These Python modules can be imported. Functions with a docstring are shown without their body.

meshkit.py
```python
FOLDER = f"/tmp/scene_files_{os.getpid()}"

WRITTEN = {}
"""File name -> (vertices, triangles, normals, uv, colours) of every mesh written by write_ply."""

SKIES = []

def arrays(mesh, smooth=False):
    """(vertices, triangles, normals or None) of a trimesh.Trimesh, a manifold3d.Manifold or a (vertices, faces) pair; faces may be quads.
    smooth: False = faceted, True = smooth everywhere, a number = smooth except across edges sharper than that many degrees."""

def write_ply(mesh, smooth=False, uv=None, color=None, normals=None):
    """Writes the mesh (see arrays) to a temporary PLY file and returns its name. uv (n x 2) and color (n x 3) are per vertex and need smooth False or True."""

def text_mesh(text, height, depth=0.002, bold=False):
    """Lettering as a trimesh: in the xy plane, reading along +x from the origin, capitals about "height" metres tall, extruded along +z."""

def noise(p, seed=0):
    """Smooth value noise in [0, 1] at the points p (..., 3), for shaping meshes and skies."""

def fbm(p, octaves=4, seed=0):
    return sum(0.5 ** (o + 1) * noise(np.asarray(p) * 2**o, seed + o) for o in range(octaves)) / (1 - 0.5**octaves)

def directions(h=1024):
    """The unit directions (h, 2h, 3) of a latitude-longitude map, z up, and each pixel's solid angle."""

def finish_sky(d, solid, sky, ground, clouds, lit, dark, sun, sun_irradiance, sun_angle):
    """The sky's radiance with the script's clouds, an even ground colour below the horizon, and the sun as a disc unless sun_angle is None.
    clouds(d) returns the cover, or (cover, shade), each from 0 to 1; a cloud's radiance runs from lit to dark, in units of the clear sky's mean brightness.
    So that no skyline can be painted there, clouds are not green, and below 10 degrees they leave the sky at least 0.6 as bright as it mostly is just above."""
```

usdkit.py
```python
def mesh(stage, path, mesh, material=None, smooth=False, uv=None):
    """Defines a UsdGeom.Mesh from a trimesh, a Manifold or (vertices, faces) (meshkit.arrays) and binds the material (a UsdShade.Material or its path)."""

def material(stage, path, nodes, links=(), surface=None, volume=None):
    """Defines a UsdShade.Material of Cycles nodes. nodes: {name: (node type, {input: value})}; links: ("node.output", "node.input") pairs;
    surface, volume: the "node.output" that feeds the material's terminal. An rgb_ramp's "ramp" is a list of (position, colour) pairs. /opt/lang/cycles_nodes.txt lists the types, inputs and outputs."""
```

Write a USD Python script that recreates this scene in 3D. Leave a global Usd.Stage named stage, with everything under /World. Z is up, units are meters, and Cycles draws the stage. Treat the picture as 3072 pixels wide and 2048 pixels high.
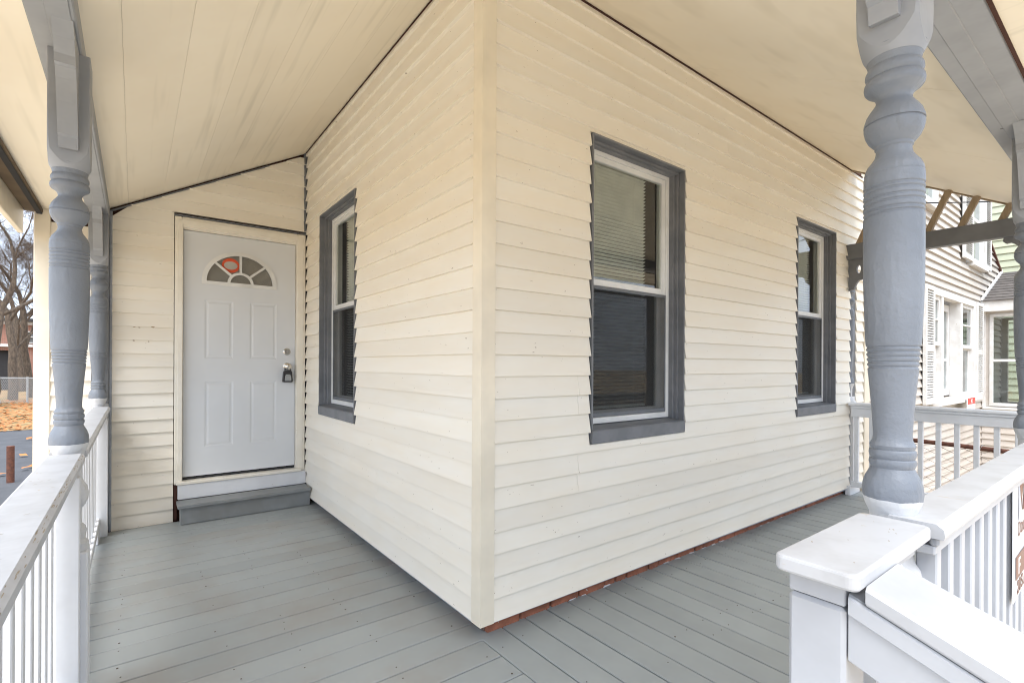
import math, random
import numpy as np, trimesh, manifold3d as m3
from shapely.geometry import Polygon, box as sbox
from shapely.ops import unary_union
import shapely.affinity as saff
import usdkit, meshkit
from pxr import Usd, UsdGeom, UsdLux, UsdShade, Gf, Sdf

stage = Usd.Stage.CreateInMemory()
UsdGeom.SetStageUpAxis(stage, 'Z'); UsdGeom.SetStageMetersPerUnit(stage, 1.0)
UsdGeom.Xform.Define(stage, '/World'); UsdGeom.Scope.Define(stage, '/World/Looks')
rng = random.Random(7); nrg = np.random.default_rng(7)

# ---------------------------------------------------------------- camera, sky, sun, exposure
FPX, YAW, ROLL = 1488.58, 0.9199, 0.0048
CAM = (-1.2514, -1.8618, 1.235)
EXPOSURE = 1.9
SUN_EL, SUN_AZ = math.radians(65), math.radians(222)        # azimuth: atan2(x, y) of the direction towards the sun
cam = UsdGeom.Camera.Define(stage, '/World/camera')
cam.CreateFocalLengthAttr(36 * FPX / 3072); cam.CreateHorizontalApertureAttr(36.0); cam.CreateVerticalApertureAttr(36.0 * 682 / 1024)
cam.CreateVerticalApertureOffsetAttr(70.0 / 3072 * 36)
cam.CreateClippingRangeAttr(Gf.Vec2f(0.05, 2000)); cam.CreateExposureAttr(EXPOSURE)
fw = np.array([math.cos(YAW), math.sin(YAW), 0]); rt = np.array([math.sin(YAW), -math.cos(YAW), 0]); up = np.array([0, 0, 1.0])
r2 = math.cos(ROLL) * rt + math.sin(ROLL) * up; u2 = -math.sin(ROLL) * rt + math.cos(ROLL) * up
cam.AddTransformOp().Set(Gf.Matrix4d(*r2, 0, *u2, 0, *(-fw), 0, *CAM, 1))

dome = UsdLux.DomeLight.Define(stage, '/World/sky')
dome.GetPrim().SetCustomDataByKey('kind', 'structure')
mat_sky = usdkit.material(stage, '/World/Looks/sky_look', {
    'sky': ('sky_texture', {'sky_type': 'single_scattering', 'sun_disc': False, 'sun_elevation': SUN_EL, 'sun_rotation': SUN_AZ}),
    'co': ('texture_coordinate', {}),
    'n': ('noise_texture', {'scale': 2.2, 'detail': 4.0, 'roughness': 0.55}),
    'r': ('rgb_ramp', {'ramp': [(0.3, (4.0, 4.7, 5.8)), (0.7, (5.6, 6.2, 7.2))]}),
    'm': ('mix', {'fac': 0.88}),
    'bg': ('background_shader', {'strength': 0.1})},
    [('co.generated', 'n.vector'), ('n.fac', 'r.fac'), ('sky.color', 'm.color1'), ('r.color', 'm.color2'), ('m.color', 'bg.color')], surface='bg.background')
UsdShade.MaterialBindingAPI.Apply(dome.GetPrim()).Bind(mat_sky)
sun = UsdLux.DistantLight.Define(stage, '/World/sun')
sun.CreateNormalizeAttr(True); sun.CreateIntensityAttr(0.5); sun.CreateAngleAttr(55.0); sun.CreateColorAttr(Gf.Vec3f(1.0, 0.985, 0.965))
sd = np.array([math.sin(SUN_AZ) * math.cos(SUN_EL), math.cos(SUN_AZ) * math.cos(SUN_EL), math.sin(SUN_EL)])
zx = np.cross([0, 0, 1], sd); zx /= np.linalg.norm(zx); zy = np.cross(sd, zx)
sun.AddTransformOp().Set(Gf.Matrix4d(*zx, 0, *zy, 0, *sd, 0, 0, 0, 20, 1))

# ---------------------------------------------------------------- helpers: prims
used = {}
def path_for(parent, name):
    base = (str(parent.GetPath()) if parent else '/World') + '/' + name
    k = used.get(base, -1) + 1; used[base] = k
    return base if k == 0 else f'{base}_{k:03d}'
def keys(p, label=None, cat=None, group=None, kind=None):
    for k, v in (('label', label), ('category', cat), ('group', group), ('kind', kind)):
        if v: p.SetCustomDataByKey(k, v)
    return p
def thing(name, label=None, cat=None, group=None, kind=None, loc=(0, 0, 0), parent=None, rotz=0):
    x = UsdGeom.Xform.Define(stage, path_for(parent, name))
    if any(loc): x.AddTranslateOp().Set(Gf.Vec3d(*loc))
    if rotz: x.AddRotateZOp().Set(rotz)
    return keys(x.GetPrim(), label, cat, group, kind)
def obj(name, mesh, mat, parent=None, smooth=False, label=None, cat=None, group=None, kind=None):
    if isinstance(mesh, list): mesh = trimesh.util.concatenate(mesh)
    m = usdkit.mesh(stage, path_for(parent, name), mesh, M[mat] if isinstance(mat, str) else mat, smooth)
    return keys(m.GetPrim(), label, cat, group, kind)

# ---------------------------------------------------------------- helpers: shapes
def bx(x0, x1, y0, y1, z0, z1):
    b = trimesh.creation.box([abs(x1 - x0), abs(y1 - y0), abs(z1 - z0)]); b.apply_translation([(x0 + x1) / 2, (y0 + y1) / 2, (z0 + z1) / 2]); return b
def cb(x0, x1, y0, y1, z0, z1, c=0.004):
    """A box with chamfered edges."""
    x0, x1 = sorted((x0, x1)); y0, y1 = sorted((y0, y1)); z0, z1 = sorted((z0, z1))
    c = min(c, (x1 - x0) * .3, (y1 - y0) * .3, (z1 - z0) * .3); P = []
    for x, sx in ((x0, 1), (x1, -1)):
        for y, sy in ((y0, 1), (y1, -1)):
            for z, sz in ((z0, 1), (z1, -1)):
                P += [(x, y + sy * c, z + sz * c), (x + sx * c, y, z + sz * c), (x + sx * c, y + sy * c, z)]
    return hull(P)
def hull(P):
    m = m3.Manifold.hull_points(np.asarray(P, np.float64)).to_mesh()
    return trimesh.Trimesh(np.array(m.vert_properties[:, :3]), np.array(m.tri_verts), process=False)
def ex(poly, d, to):
    """Extrudes a shapely polygon (a, b) by d; to(a, b, c) arrays -> xyz."""
    ms = []
    for g in getattr(poly, 'geoms', [poly]):
        if g.is_empty or g.area < 1e-9: continue
        t = trimesh.creation.extrude_polygon(g, d, engine='earcut'); v = t.vertices
        t.vertices = np.stack([np.broadcast_to(q, len(v)) for q in to(v[:, 0], v[:, 1], v[:, 2])], 1); t.fix_normals(); ms.append(t)
    return trimesh.util.concatenate(ms) if len(ms) != 1 else ms[0]
def lathe(prof, n=40):
    """prof: (z, r) from bottom to top."""
    return trimesh.creation.revolve(np.array([(0, prof[0][0])] + [(r, z) for z, r in prof] + [(0, prof[-1][0])]), sections=n)
def tube(pts, rad, n=6):
    pts = np.asarray(pts, float); rad = np.broadcast_to(rad, len(pts)); V, F = [], []
    t = np.gradient(pts, axis=0); t /= np.linalg.norm(t, axis=1, keepdims=True) + 1e-12
    ref = np.array([0.31, 0.17, 0.93]) if abs(t[0, 2]) < .9 else np.array([1.0, .1, 0])
    a = np.cross(t, ref); a /= np.linalg.norm(a, axis=1, keepdims=True) + 1e-12; b = np.cross(t, a)
    th = np.arange(n) * 2 * np.pi / n
    V = (pts[:, None] + rad[:, None, None] * (np.cos(th)[None, :, None] * a[:, None] + np.sin(th)[None, :, None] * b[:, None])).reshape(-1, 3)
    i = np.arange(len(pts) - 1)[:, None] * n; j = np.arange(n)[None]; k = (j + 1) % n
    F = np.concatenate([np.stack([i + j, i + k, i + n + k], -1).reshape(-1, 3), np.stack([i + j, i + n + k, i + n + j], -1).reshape(-1, 3)])
    F = F[:, ::-1]
    return trimesh.Trimesh(V, F, process=False)
def ring(u0, u1, z0, z1, w, d0, d1, W, wt=None, wb=None):
    """A rectangular frame in a wall's coordinates (u along it, d into it)."""
    wt = w if wt is None else wt; wb = w if wb is None else wb
    return trimesh.util.concatenate([wb_(W, u0, u0 + w, d0, d1, z0, z1), wb_(W, u1 - w, u1, d0, d1, z0, z1),
                                     wb_(W, u0 + w, u1 - w, d0, d1, z1 - wt, z1), wb_(W, u0 + w, u1 - w, d0, d1, z0, z0 + wb)])
def wb_(W, u0, u1, d0, d1, z0, z1, c=0.002):
    p, q = W(u0, d0, z0), W(u1, d1, z1)
    return cb(p[0], q[0], p[1], q[1], p[2], q[2], c)

# ---------------------------------------------------------------- materials
M = {}
def mat(name, nodes, links, surface='p.BSDF'):
    M[name] = usdkit.material(stage, '/World/Looks/' + name, nodes, links, surface=surface)
def paint(name, col, dark=None, rough=0.5, noise=6.0, lo=0.4, hi=0.62, bump=0.15, bscale=40.0, bdist=0.002, vec=(1, 1, 1), speck=None, sthr=0.72, sscale=60.0, vary=0.0, spec=0.4, svec=(1, 1, 1), sw=0.02):
    """Paint with blotchy tone, fine relief and small specks of wear."""
    dark = dark or tuple(c * 0.86 for c in col)
    nodes = {'g': ('geometry', {}), 'mp': ('mapping', {'scale': vec}), 'n': ('noise_texture', {'scale': noise, 'detail': 5.0, 'roughness': 0.6}),
             'r': ('rgb_ramp', {'ramp': [(lo, dark), (hi, col)]}),
             'bn': ('noise_texture', {'scale': bscale, 'detail': 3.0}), 'b': ('bump', {'strength': bump, 'distance': bdist}),
             'p': ('principled_bsdf', {'roughness': rough, 'specular_ior_level': spec})}
    links = [('g.position', 'mp.vector'), ('mp.vector', 'n.vector'), ('n.fac', 'r.fac'), ('mp.vector', 'bn.vector'), ('bn.fac', 'b.height'), ('b.normal', 'p.normal')]
    out = 'r.color'
    if speck:
        nodes |= {'sm': ('mapping', {'scale': svec}), 'sn': ('noise_texture', {'scale': sscale, 'detail': 2.0}), 'sr': ('rgb_ramp', {'ramp': [(sthr, (0, 0, 0)), (sthr + sw, (1, 1, 1))]}),
                  'sb': ('rgb_to_bw', {}), 'sx': ('mix', {'color2': speck})}
        links += [('g.position', 'sm.vector'), ('sm.vector', 'sn.vector'), ('sn.fac', 'sr.fac'), ('sr.color', 'sb.color'), ('sb.val', 'sx.fac'), (out, 'sx.color1')]; out = 'sx.color'
    if vary:
        nodes |= {'oi': ('object_info', {}), 'vr': ('map_range', {'from_min': 0.0, 'from_max': 1.0, 'to_min': 1 - vary, 'to_max': 1 + vary}), 'hs': ('hsv', {})}
        links += [('oi.random', 'vr.value'), ('vr.result', 'hs.value'), (out, 'hs.color')]; out = 'hs.color'
    mat(name, nodes, links + [(out, 'p.base_color')])

paint('siding', (0.845, 0.80, 0.71), (0.835, 0.77, 0.655), rough=0.42, noise=1.6, lo=.35, hi=.65, bump=0.1, bscale=14, bdist=0.003, vec=(1, 1, 5), speck=(0.33, 0.26, 0.19), sthr=0.75, sscale=60, svec=(.6, .6, 1.6), vary=0.035, spec=.45)
paint('cream_trim', (0.84, 0.76, 0.615), rough=0.4, noise=2, bump=.05, speck=(.35, .28, .2), sthr=.8, sscale=50)
paint('door_trim', (0.82, 0.775, 0.685), (0.78, 0.73, 0.63), rough=.4, noise=6, bump=.08, speck=(.4, .33, .25), sthr=.78, sscale=50)
paint('ceiling', (0.88, 0.815, 0.685), (0.85, 0.775, 0.64), rough=0.6, noise=1.1, lo=.36, hi=.58, bump=.12, bscale=9, bdist=.004, vec=(1, 1, 1), speck=(0.66, 0.61, 0.50), sthr=0.56, sw=.4, sscale=9, svec=(2.2, .12, 2.2), vary=.02, spec=.3)
paint('sheet_ceiling', (0.89, 0.82, 0.685), (0.86, 0.78, 0.635), rough=0.6, noise=1.3, lo=.36, hi=.6, bump=.15, bscale=7, bdist=.004, speck=(0.70, 0.63, 0.50), sthr=0.56, sw=.4, sscale=5, svec=(.5, 1.2, 1.2), spec=.3)
paint('grey_trim', (0.195, 0.20, 0.212), (0.155, 0.162, 0.174), rough=0.5, noise=7, bump=.3, bscale=34, bdist=.002)
paint('grey_beam', (0.32, 0.335, 0.362), (0.275, 0.29, 0.315), rough=0.5, noise=4, bump=.35, bscale=30, bdist=.002, vec=(1, 1, 1.5), speck=(.05, .05, .055), sthr=.795, sscale=22)
paint('dark_beam', (0.16, 0.168, 0.182), (0.13, 0.137, 0.15), rough=0.5, noise=4, bump=.3, bscale=30)
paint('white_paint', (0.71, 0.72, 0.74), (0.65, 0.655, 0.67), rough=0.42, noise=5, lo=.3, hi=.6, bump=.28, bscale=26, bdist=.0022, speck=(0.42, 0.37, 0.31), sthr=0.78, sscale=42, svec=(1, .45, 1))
paint('dimmed_white_paint', (0.42, 0.43, 0.45), (0.37, 0.375, 0.39), rough=0.42, noise=7, lo=.3, hi=.6, bump=.3, bscale=30, bdist=.002, speck=(.3, .28, .25), sthr=.75, sscale=48, svec=(1, .3, 1))  # white handrail paint darkened to offset the strong light on it; specks are wear
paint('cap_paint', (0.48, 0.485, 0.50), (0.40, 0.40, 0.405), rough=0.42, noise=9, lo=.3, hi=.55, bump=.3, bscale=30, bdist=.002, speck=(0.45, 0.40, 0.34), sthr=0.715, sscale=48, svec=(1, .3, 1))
paint('shaded_white_paint', (0.44, 0.455, 0.485), (0.39, 0.40, 0.425), rough=0.42, noise=5, lo=.3, hi=.6, bump=.3, bscale=26, bdist=.0022, speck=(0.32, 0.29, 0.25), sthr=0.77, sscale=42, svec=(1, 1, .45))  # white paint with bluish shade put into the colour; specks are wear
paint('deck', (0.298, 0.317, 0.313), (0.268, 0.285, 0.283), rough=0.4, noise=2.6, lo=.35, hi=.62, bump=.16, bscale=24, bdist=.002, speck=(0.40, 0.40, 0.385), sthr=0.775, sscale=36, vary=.05, spec=.5)
paint('deck_worn', (0.300, 0.315, 0.308), (0.283, 0.277, 0.257), rough=0.42, noise=2.0, lo=.36, hi=.55, bump=.16, bscale=24, bdist=.002, speck=(0.40, 0.39, 0.37), sthr=0.765, sscale=36, vary=.05, spec=.5)
paint('step_paint', (0.235, 0.248, 0.250), (0.20, 0.205, 0.20), rough=0.45, noise=4, bump=.2, bscale=20)
paint('door_paint', (0.70, 0.715, 0.73), (0.675, 0.69, 0.705), rough=0.36, noise=2, bump=.06, bscale=60, bdist=.001)
paint('vinyl', (0.78, 0.78, 0.765), rough=0.35, noise=3, bump=.04)
paint('brick', (0.34, 0.125, 0.07), (0.22, 0.085, 0.05), rough=.85, noise=16, bump=.6, bscale=60, bdist=.004, vary=.2, speck=(.42, .36, .32), sthr=.74, sscale=30)
paint('mortar', (0.16, 0.11, 0.085), rough=.95, noise=20, bump=.5)
paint('sheathing', (0.065, 0.026, 0.018), rough=.9, noise=12)
paint('interior', (0.10, 0.095, 0.09), rough=.9)
paint('flashing', (0.38, 0.41, 0.46), (0.3, 0.32, 0.36), rough=.45, noise=14)
paint('blind', (0.76, 0.76, 0.71), rough=.5)
paint('chrome', (0.62, 0.60, 0.56), rough=.22); 
mat('metal', {'p': ('principled_bsdf', {'base_color': (0.68, 0.65, 0.6), 'metallic': 1.0, 'roughness': 0.22})}, [])
mat('black_plastic', {'p': ('principled_bsdf', {'base_color': (0.02, 0.02, 0.022), 'roughness': 0.45})}, [])
paint('dark_gap', (0.035, 0.035, 0.037), rough=.9)
paint('chip', (0.40, 0.345, 0.27), (0.30, 0.25, 0.19), rough=.9, noise=60)
paint('stain', (0.36, 0.20, 0.06), (0.20, 0.12, 0.06), rough=.7, noise=40)
paint('nail_rust', (0.10, 0.075, 0.06), rough=.8)
paint('grey_channel', (0.16, 0.17, 0.185), rough=.5)
paint('brown_soffit', (0.15, 0.105, 0.06), (0.09, 0.06, 0.035), rough=.7, noise=3)
paint('raw_wood', (0.33, 0.255, 0.175), (0.26, 0.195, 0.125), rough=.7, noise=5, vec=(8, 8, 1), bump=.3, bscale=10)
paint('shingle', (0.10, 0.088, 0.08), (0.07, 0.062, 0.057), rough=.9, noise=8, bump=.5, bscale=120, vary=.12)
paint('roof_felt', (0.07, 0.07, 0.07), rough=.95)
paint('beige_siding', (0.50, 0.46, 0.42), (0.46, 0.42, 0.375), rough=.5, noise=1.5, vec=(1, 1, 6), bump=.08, vary=.02)
paint('green_siding', (0.46, 0.48, 0.35), (0.42, 0.44, 0.32), rough=.5, noise=1.5, bump=.08, vary=.02)
paint('far_white', (0.64, 0.635, 0.62), (0.56, 0.545, 0.52), rough=.5, noise=7, speck=(.42, .36, .3), sthr=.75, sscale=25)
paint('rust', (0.13, 0.05, 0.03), (0.08, 0.032, 0.022), rough=.8, noise=25, bump=.4)
paint('wire_rust', (0.13, 0.09, 0.065), rough=.7, noise=20)
paint('galvanised', (0.36, 0.37, 0.37), rough=.45, noise=10)
paint('asphalt', (0.062, 0.064, 0.070), (0.048, 0.050, 0.055), rough=.85, noise=2, bump=.5, bscale=150, speck=(.16, .15, .14), sthr=.73, sscale=90)
paint('ground', (0.34, 0.20, 0.085), (0.16, 0.12, 0.05), rough=.95, noise=1.2, bump=.6, bscale=30)
paint('lawn', (0.48, 0.34, 0.18), (0.38, 0.27, 0.15), rough=.95, noise=1.5, bump=.6, bscale=40)
paint('bounce_concrete', (0.60, 0.51, 0.39), (0.52, 0.435, 0.32), rough=.9, noise=2, bump=.3, bscale=60)  # pale warm tone for the added slabs that bounce light into the porch
paint('bark', (0.13, 0.098, 0.07), (0.065, 0.05, 0.038), rough=.95, noise=5, vec=(3, 3, 1), bump=.8, bscale=14, bdist=.02)
paint('twig', (0.085, 0.06, 0.042), rough=.95, bump=0)
paint('sign_white', (0.78, 0.78, 0.79), rough=.35, bump=.05)
paint('sign_brown', (0.15, 0.065, 0.05), rough=.4, bump=0)
paint('sign_grey', (0.42, 0.44, 0.50), rough=.4, bump=0)
paint('sign_red', (0.62, 0.06, 0.045), rough=.4, bump=0)
paint('sticker_orange', (0.72, 0.10, 0.035), rough=.5, bump=0)
paint('sticker_pale', (0.50, 0.47, 0.42), rough=.5, bump=0)
paint('print_grey', (0.45, 0.40, 0.40), rough=.5, bump=0)
paint('curtain', (0.22, 0.23, 0.23), rough=.8, noise=10, vec=(6, 6, .3))
mat('leaf_litter', {'g': ('geometry', {}), 'r': ('rgb_ramp', {'ramp': [(0, (.34, .13, .035)), (.35, (.46, .24, .08)), (.7, (.52, .34, .17)), (1, (.22, .10, .05))]}), 'p': ('principled_bsdf', {'roughness': .8})},
    [('g.random_per_island', 'r.fac'), ('r.color', 'p.base_color')])
mat('far_brick', {'g': ('geometry', {}), 'x': ('separate_xyz', {}), 'c': ('combine_xyz', {}), 'k': ('brick_texture', {'scale': 1.0, 'brick_width': .21, 'row_height': .075, 'mortar_size': .012, 'color1': (.36, .12, .07), 'color2': (.24, .08, .05), 'mortar': (.34, .28, .24)}), 'p': ('principled_bsdf', {'roughness': .9})},
    [('g.position', 'x.vector'), ('x.x', 'c.x'), ('x.z', 'c.y'), ('c.vector', 'k.vector'), ('k.color', 'p.base_color')])
def pane(name, ior, tint=(1, 1, 1), rough=0.0):
    mat(name, {'f': ('fresnel', {'IOR': ior}), 't': ('transparent_bsdf', {'color': tint}), 'g': ('glossy_bsdf', {'color': (1, 1, 1), 'roughness': rough}), 'm': ('mix_closure', {}), 'ge': ('geometry', {}), 'a': ('math', {'math_type': 'subtract', 'value1': 1.0}), 'b': ('math', {'math_type': 'multiply'})},
        [('ge.backfacing', 'a.value2'), ('a.value', 'b.value1'), ('f.fac', 'b.value2'), ('b.value', 'm.fac'), ('t.BSDF', 'm.closure1'), ('g.BSDF', 'm.closure2')], surface='m.closure')
pane('glass', 1.75, (.95, .965, .94)); pane('far_glass', 1.6, (.8, .84, .84))
mat('screen', {'t': ('transparent_bsdf', {}), 'd': ('diffuse_bsdf', {'color': (.035, .033, .03)}), 'm': ('mix_closure', {'fac': .34})}, [('t.BSDF', 'm.closure1'), ('d.BSDF', 'm.closure2')], surface='m.closure')
mat('room_lit_glass', {'f': ('fresnel', {'IOR': 1.6}), 't': ('transparent_bsdf', {}), 'd': ('diffuse_bsdf', {'color': (.30, .285, .25)}), 'm0': ('mix_closure', {'fac': .45}), 'g': ('glossy_bsdf', {'color': (1, 1, 1), 'roughness': .02}), 'm': ('mix_closure', {}), 'ge': ('geometry', {}), 'a': ('math', {'math_type': 'subtract', 'value1': 1.0}), 'b': ('math', {'math_type': 'multiply'})},  # grey diffuse share stands in for room light behind the fanlight
    [('t.BSDF', 'm0.closure1'), ('d.BSDF', 'm0.closure2'), ('ge.backfacing', 'a.value2'), ('a.value', 'b.value1'), ('f.fac', 'b.value2'), ('b.value', 'm.fac'), ('m0.closure', 'm.closure1'), ('g.BSDF', 'm.closure2')], surface='m.closure')
# turned posts: grey above a wavy line, white below it, with paint runs
def post_paint(name, edge):
    mat(name, {'g': ('geometry', {}), 'x': ('separate_xyz', {}), 'n': ('noise_texture', {'scale': 28.0, 'detail': 3.0}), 'a': ('math', {'math_type': 'multiply_add', 'value2': .012, 'value3': edge - .006}),
           'l': ('math', {'math_type': 'greater_than'}), 'n2': ('noise_texture', {'scale': 6.0, 'detail': 4.0}),
           'r': ('rgb_ramp', {'ramp': [(.35, (.165, .184, .214)), (.65, (.194, .214, .246))]}), 'w': ('rgb_ramp', {'ramp': [(.3, (.54, .54, .54)), (.6, (.60, .605, .62))]}), 'mx': ('mix', {}),
           'cn': ('noise_texture', {'scale': 30.0, 'detail': 2.0}), 'cr': ('rgb_ramp', {'ramp': [(.79, (0, 0, 0)), (.80, (1, 1, 1))]}), 'cw': ('rgb_to_bw', {}), 'cx': ('mix', {'color2': (.12, .07, .05)}),
           'mp': ('mapping', {'scale': (1, 1, .3)}), 'bn': ('noise_texture', {'scale': 60.0, 'detail': 4.0, 'roughness': .6}), 'bn2': ('noise_texture', {'scale': 24.0, 'detail': 2.0}), 'br': ('rgb_ramp', {'ramp': [(.55, (0, 0, 0)), (.75, (1, 1, 1))]}), 'ba': ('mix', {'mix_type': 'add', 'fac': .8}), 'b': ('bump', {'strength': .6, 'distance': .004}),
           'p': ('principled_bsdf', {'roughness': .46, 'specular_ior_level': .45})},
        [('g.position', 'x.vector'), ('g.position', 'n.vector'), ('n.fac', 'a.value1'), ('x.z', 'l.value1'), ('a.value', 'l.value2'), ('g.position', 'n2.vector'), ('n2.fac', 'r.fac'), ('n2.fac', 'w.fac'),
         ('l.value', 'mx.fac'), ('w.color', 'mx.color1'), ('r.color', 'mx.color2'), ('g.position', 'cn.vector'), ('cn.fac', 'cr.fac'), ('cr.color', 'cw.color'), ('cw.val', 'cx.fac'), ('mx.color', 'cx.color1'), ('cx.color', 'p.base_color'),
         ('g.position', 'mp.vector'), ('g.position', 'bn.vector'), ('mp.vector', 'bn2.vector'), ('bn2.fac', 'br.fac'), ('bn.fac', 'ba.color1'), ('br.color', 'ba.color2'), ('ba.color', 'b.height'), ('b.normal', 'p.normal')])
post_paint('post_paint', .951); post_paint('post_paint_high', 1.066); post_paint('post_paint_mid', .981)

# ================================================================ GROUND
GZ = -0.75
obj('ground', bx(-150, 150, -150, 200, GZ - .5, GZ), 'lawn', kind='structure', label='grass and bare earth around the house')
obj('driveway', bx(-9, -1.95, -14, 18.4, GZ - .3, GZ + .004), 'asphalt', kind='structure', label='dark asphalt driveway beside the porch')
obj('front_paving', bx(-1.9, 9.5, -7.4, -1.75, GZ - .3, GZ + .006), 'bounce_concrete', kind='structure', label='added pale slab in front of the porch, bounces light up to the ceiling')  # unseen slab, added to throw light onto the ceiling and upper walls
obj('driveway_apron', bx(-8.8, -1.96, -7.3, 7.4, GZ - .3, GZ + .010), 'bounce_concrete', kind='structure', label='added pale slab over the driveway, bounces light under the porch roof')  # second added slab out of view, fills the left side with bounced light
obj('street', bx(-150, 150, -13.5, -7.5, GZ - .3, GZ + .008), 'asphalt', kind='structure', label='street in front of the house')
obj('leaf_ground', bx(-30, 14, 18.4, 60, GZ - .3, GZ + .012), 'ground', kind='structure', label='earth under the fallen leaves behind the driveway')

# ================================================================ HOUSE
YC = 2.876          # face of the door wall
house = thing('house', 'cream vinyl sided house with white panel door and grey trimmed windows', 'house')
C = 0.1016
WA = lambda u, d, z: (d, u, z)            # left wall: u = y, d = x
WB = lambda u, d, z: (u, d, z)            # right wall
WC = lambda u, d, z: (u, YC + d, z)       # door wall
winA, winB1, winB2 = (1.60, 2.44), (0.690, 1.535), (3.14, 3.94)
ZW0, ZW1 = 0.815, 2.478
doorC = (-1.0, -0.018, 0.165, 2.405)
# hollow shell
def slab(poly, W, d0=.02, d1=.14):
    return ex(poly, d1 - d0, lambda a, b, c: W(a, c + d0, b))
obj('wall', slab(sbox(.14, .16, 2.876 + .02, 5.5).difference(sbox(winA[0], ZW0, winA[1], ZW1)), WA), 'sheathing', house)
obj('wall', slab(sbox(.02, .16, 4.78, 5.5).difference(unary_union([sbox(w[0], ZW0, w[1], ZW1) for w in (winB1, winB2)])), WB), 'sheathing', house)
obj('wall', slab(sbox(-1.78, -.7, .14, 5.5).difference(sbox(doorC[0] + .055, doorC[2] + .1, doorC[1] - .055, doorC[3] - .06)), WC), 'sheathing', house)
obj('wall', [bx(4.64, 4.76, .14, 8, -.7, 5.5), bx(-1.78, 4.76, 8, 8.12, -.7, 5.5), bx(-1.78, -1.66, YC + .14, 8, -.7, 5.5)], 'cream_trim', house)
obj('room_lining', [bx(.141, 4.64, .141, 8, .10, .14), bx(.141, 4.64, .141, 8, 3.1, 3.14), bx(-1.66, .139, YC + .141, 8, .10, .14), bx(-1.66, .139, YC + .141, 8, 3.1, 3.14), bx(2.3, 2.36, .15, 6, .14, 3.1), bx(.15, 4.64, 3.4, 3.46, .14, 3.1)], 'interior', house)
obj('roof', bx(-2.0, 5.0, -.2, 8.4, 5.5, 5.7), 'roof_felt', house)

def board(segs, z0, W, lip=.016, name='siding_board', mat_='siding', base_d=.02, course=C):
    """One lapped course made of pieces (u0(z), u1(z), za, zb); the lower edge stands proud."""
    ms = []
    for f0, f1, za, zb in segs:
        off = lambda z: -(0.002 + lip * (1 - (z - z0) / course))
        P = []
        for f in (f0, f1):
            g = f if callable(f) else (lambda z, f=f: f)
            P += [W(g(za), off(za), za), W(g(zb), off(zb), zb), W(g(zb), base_d - .001, zb), W(g(za), base_d - .001, za)]
        ms.append(hull(P))
    return obj(name, ms, mat_, house)

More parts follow.
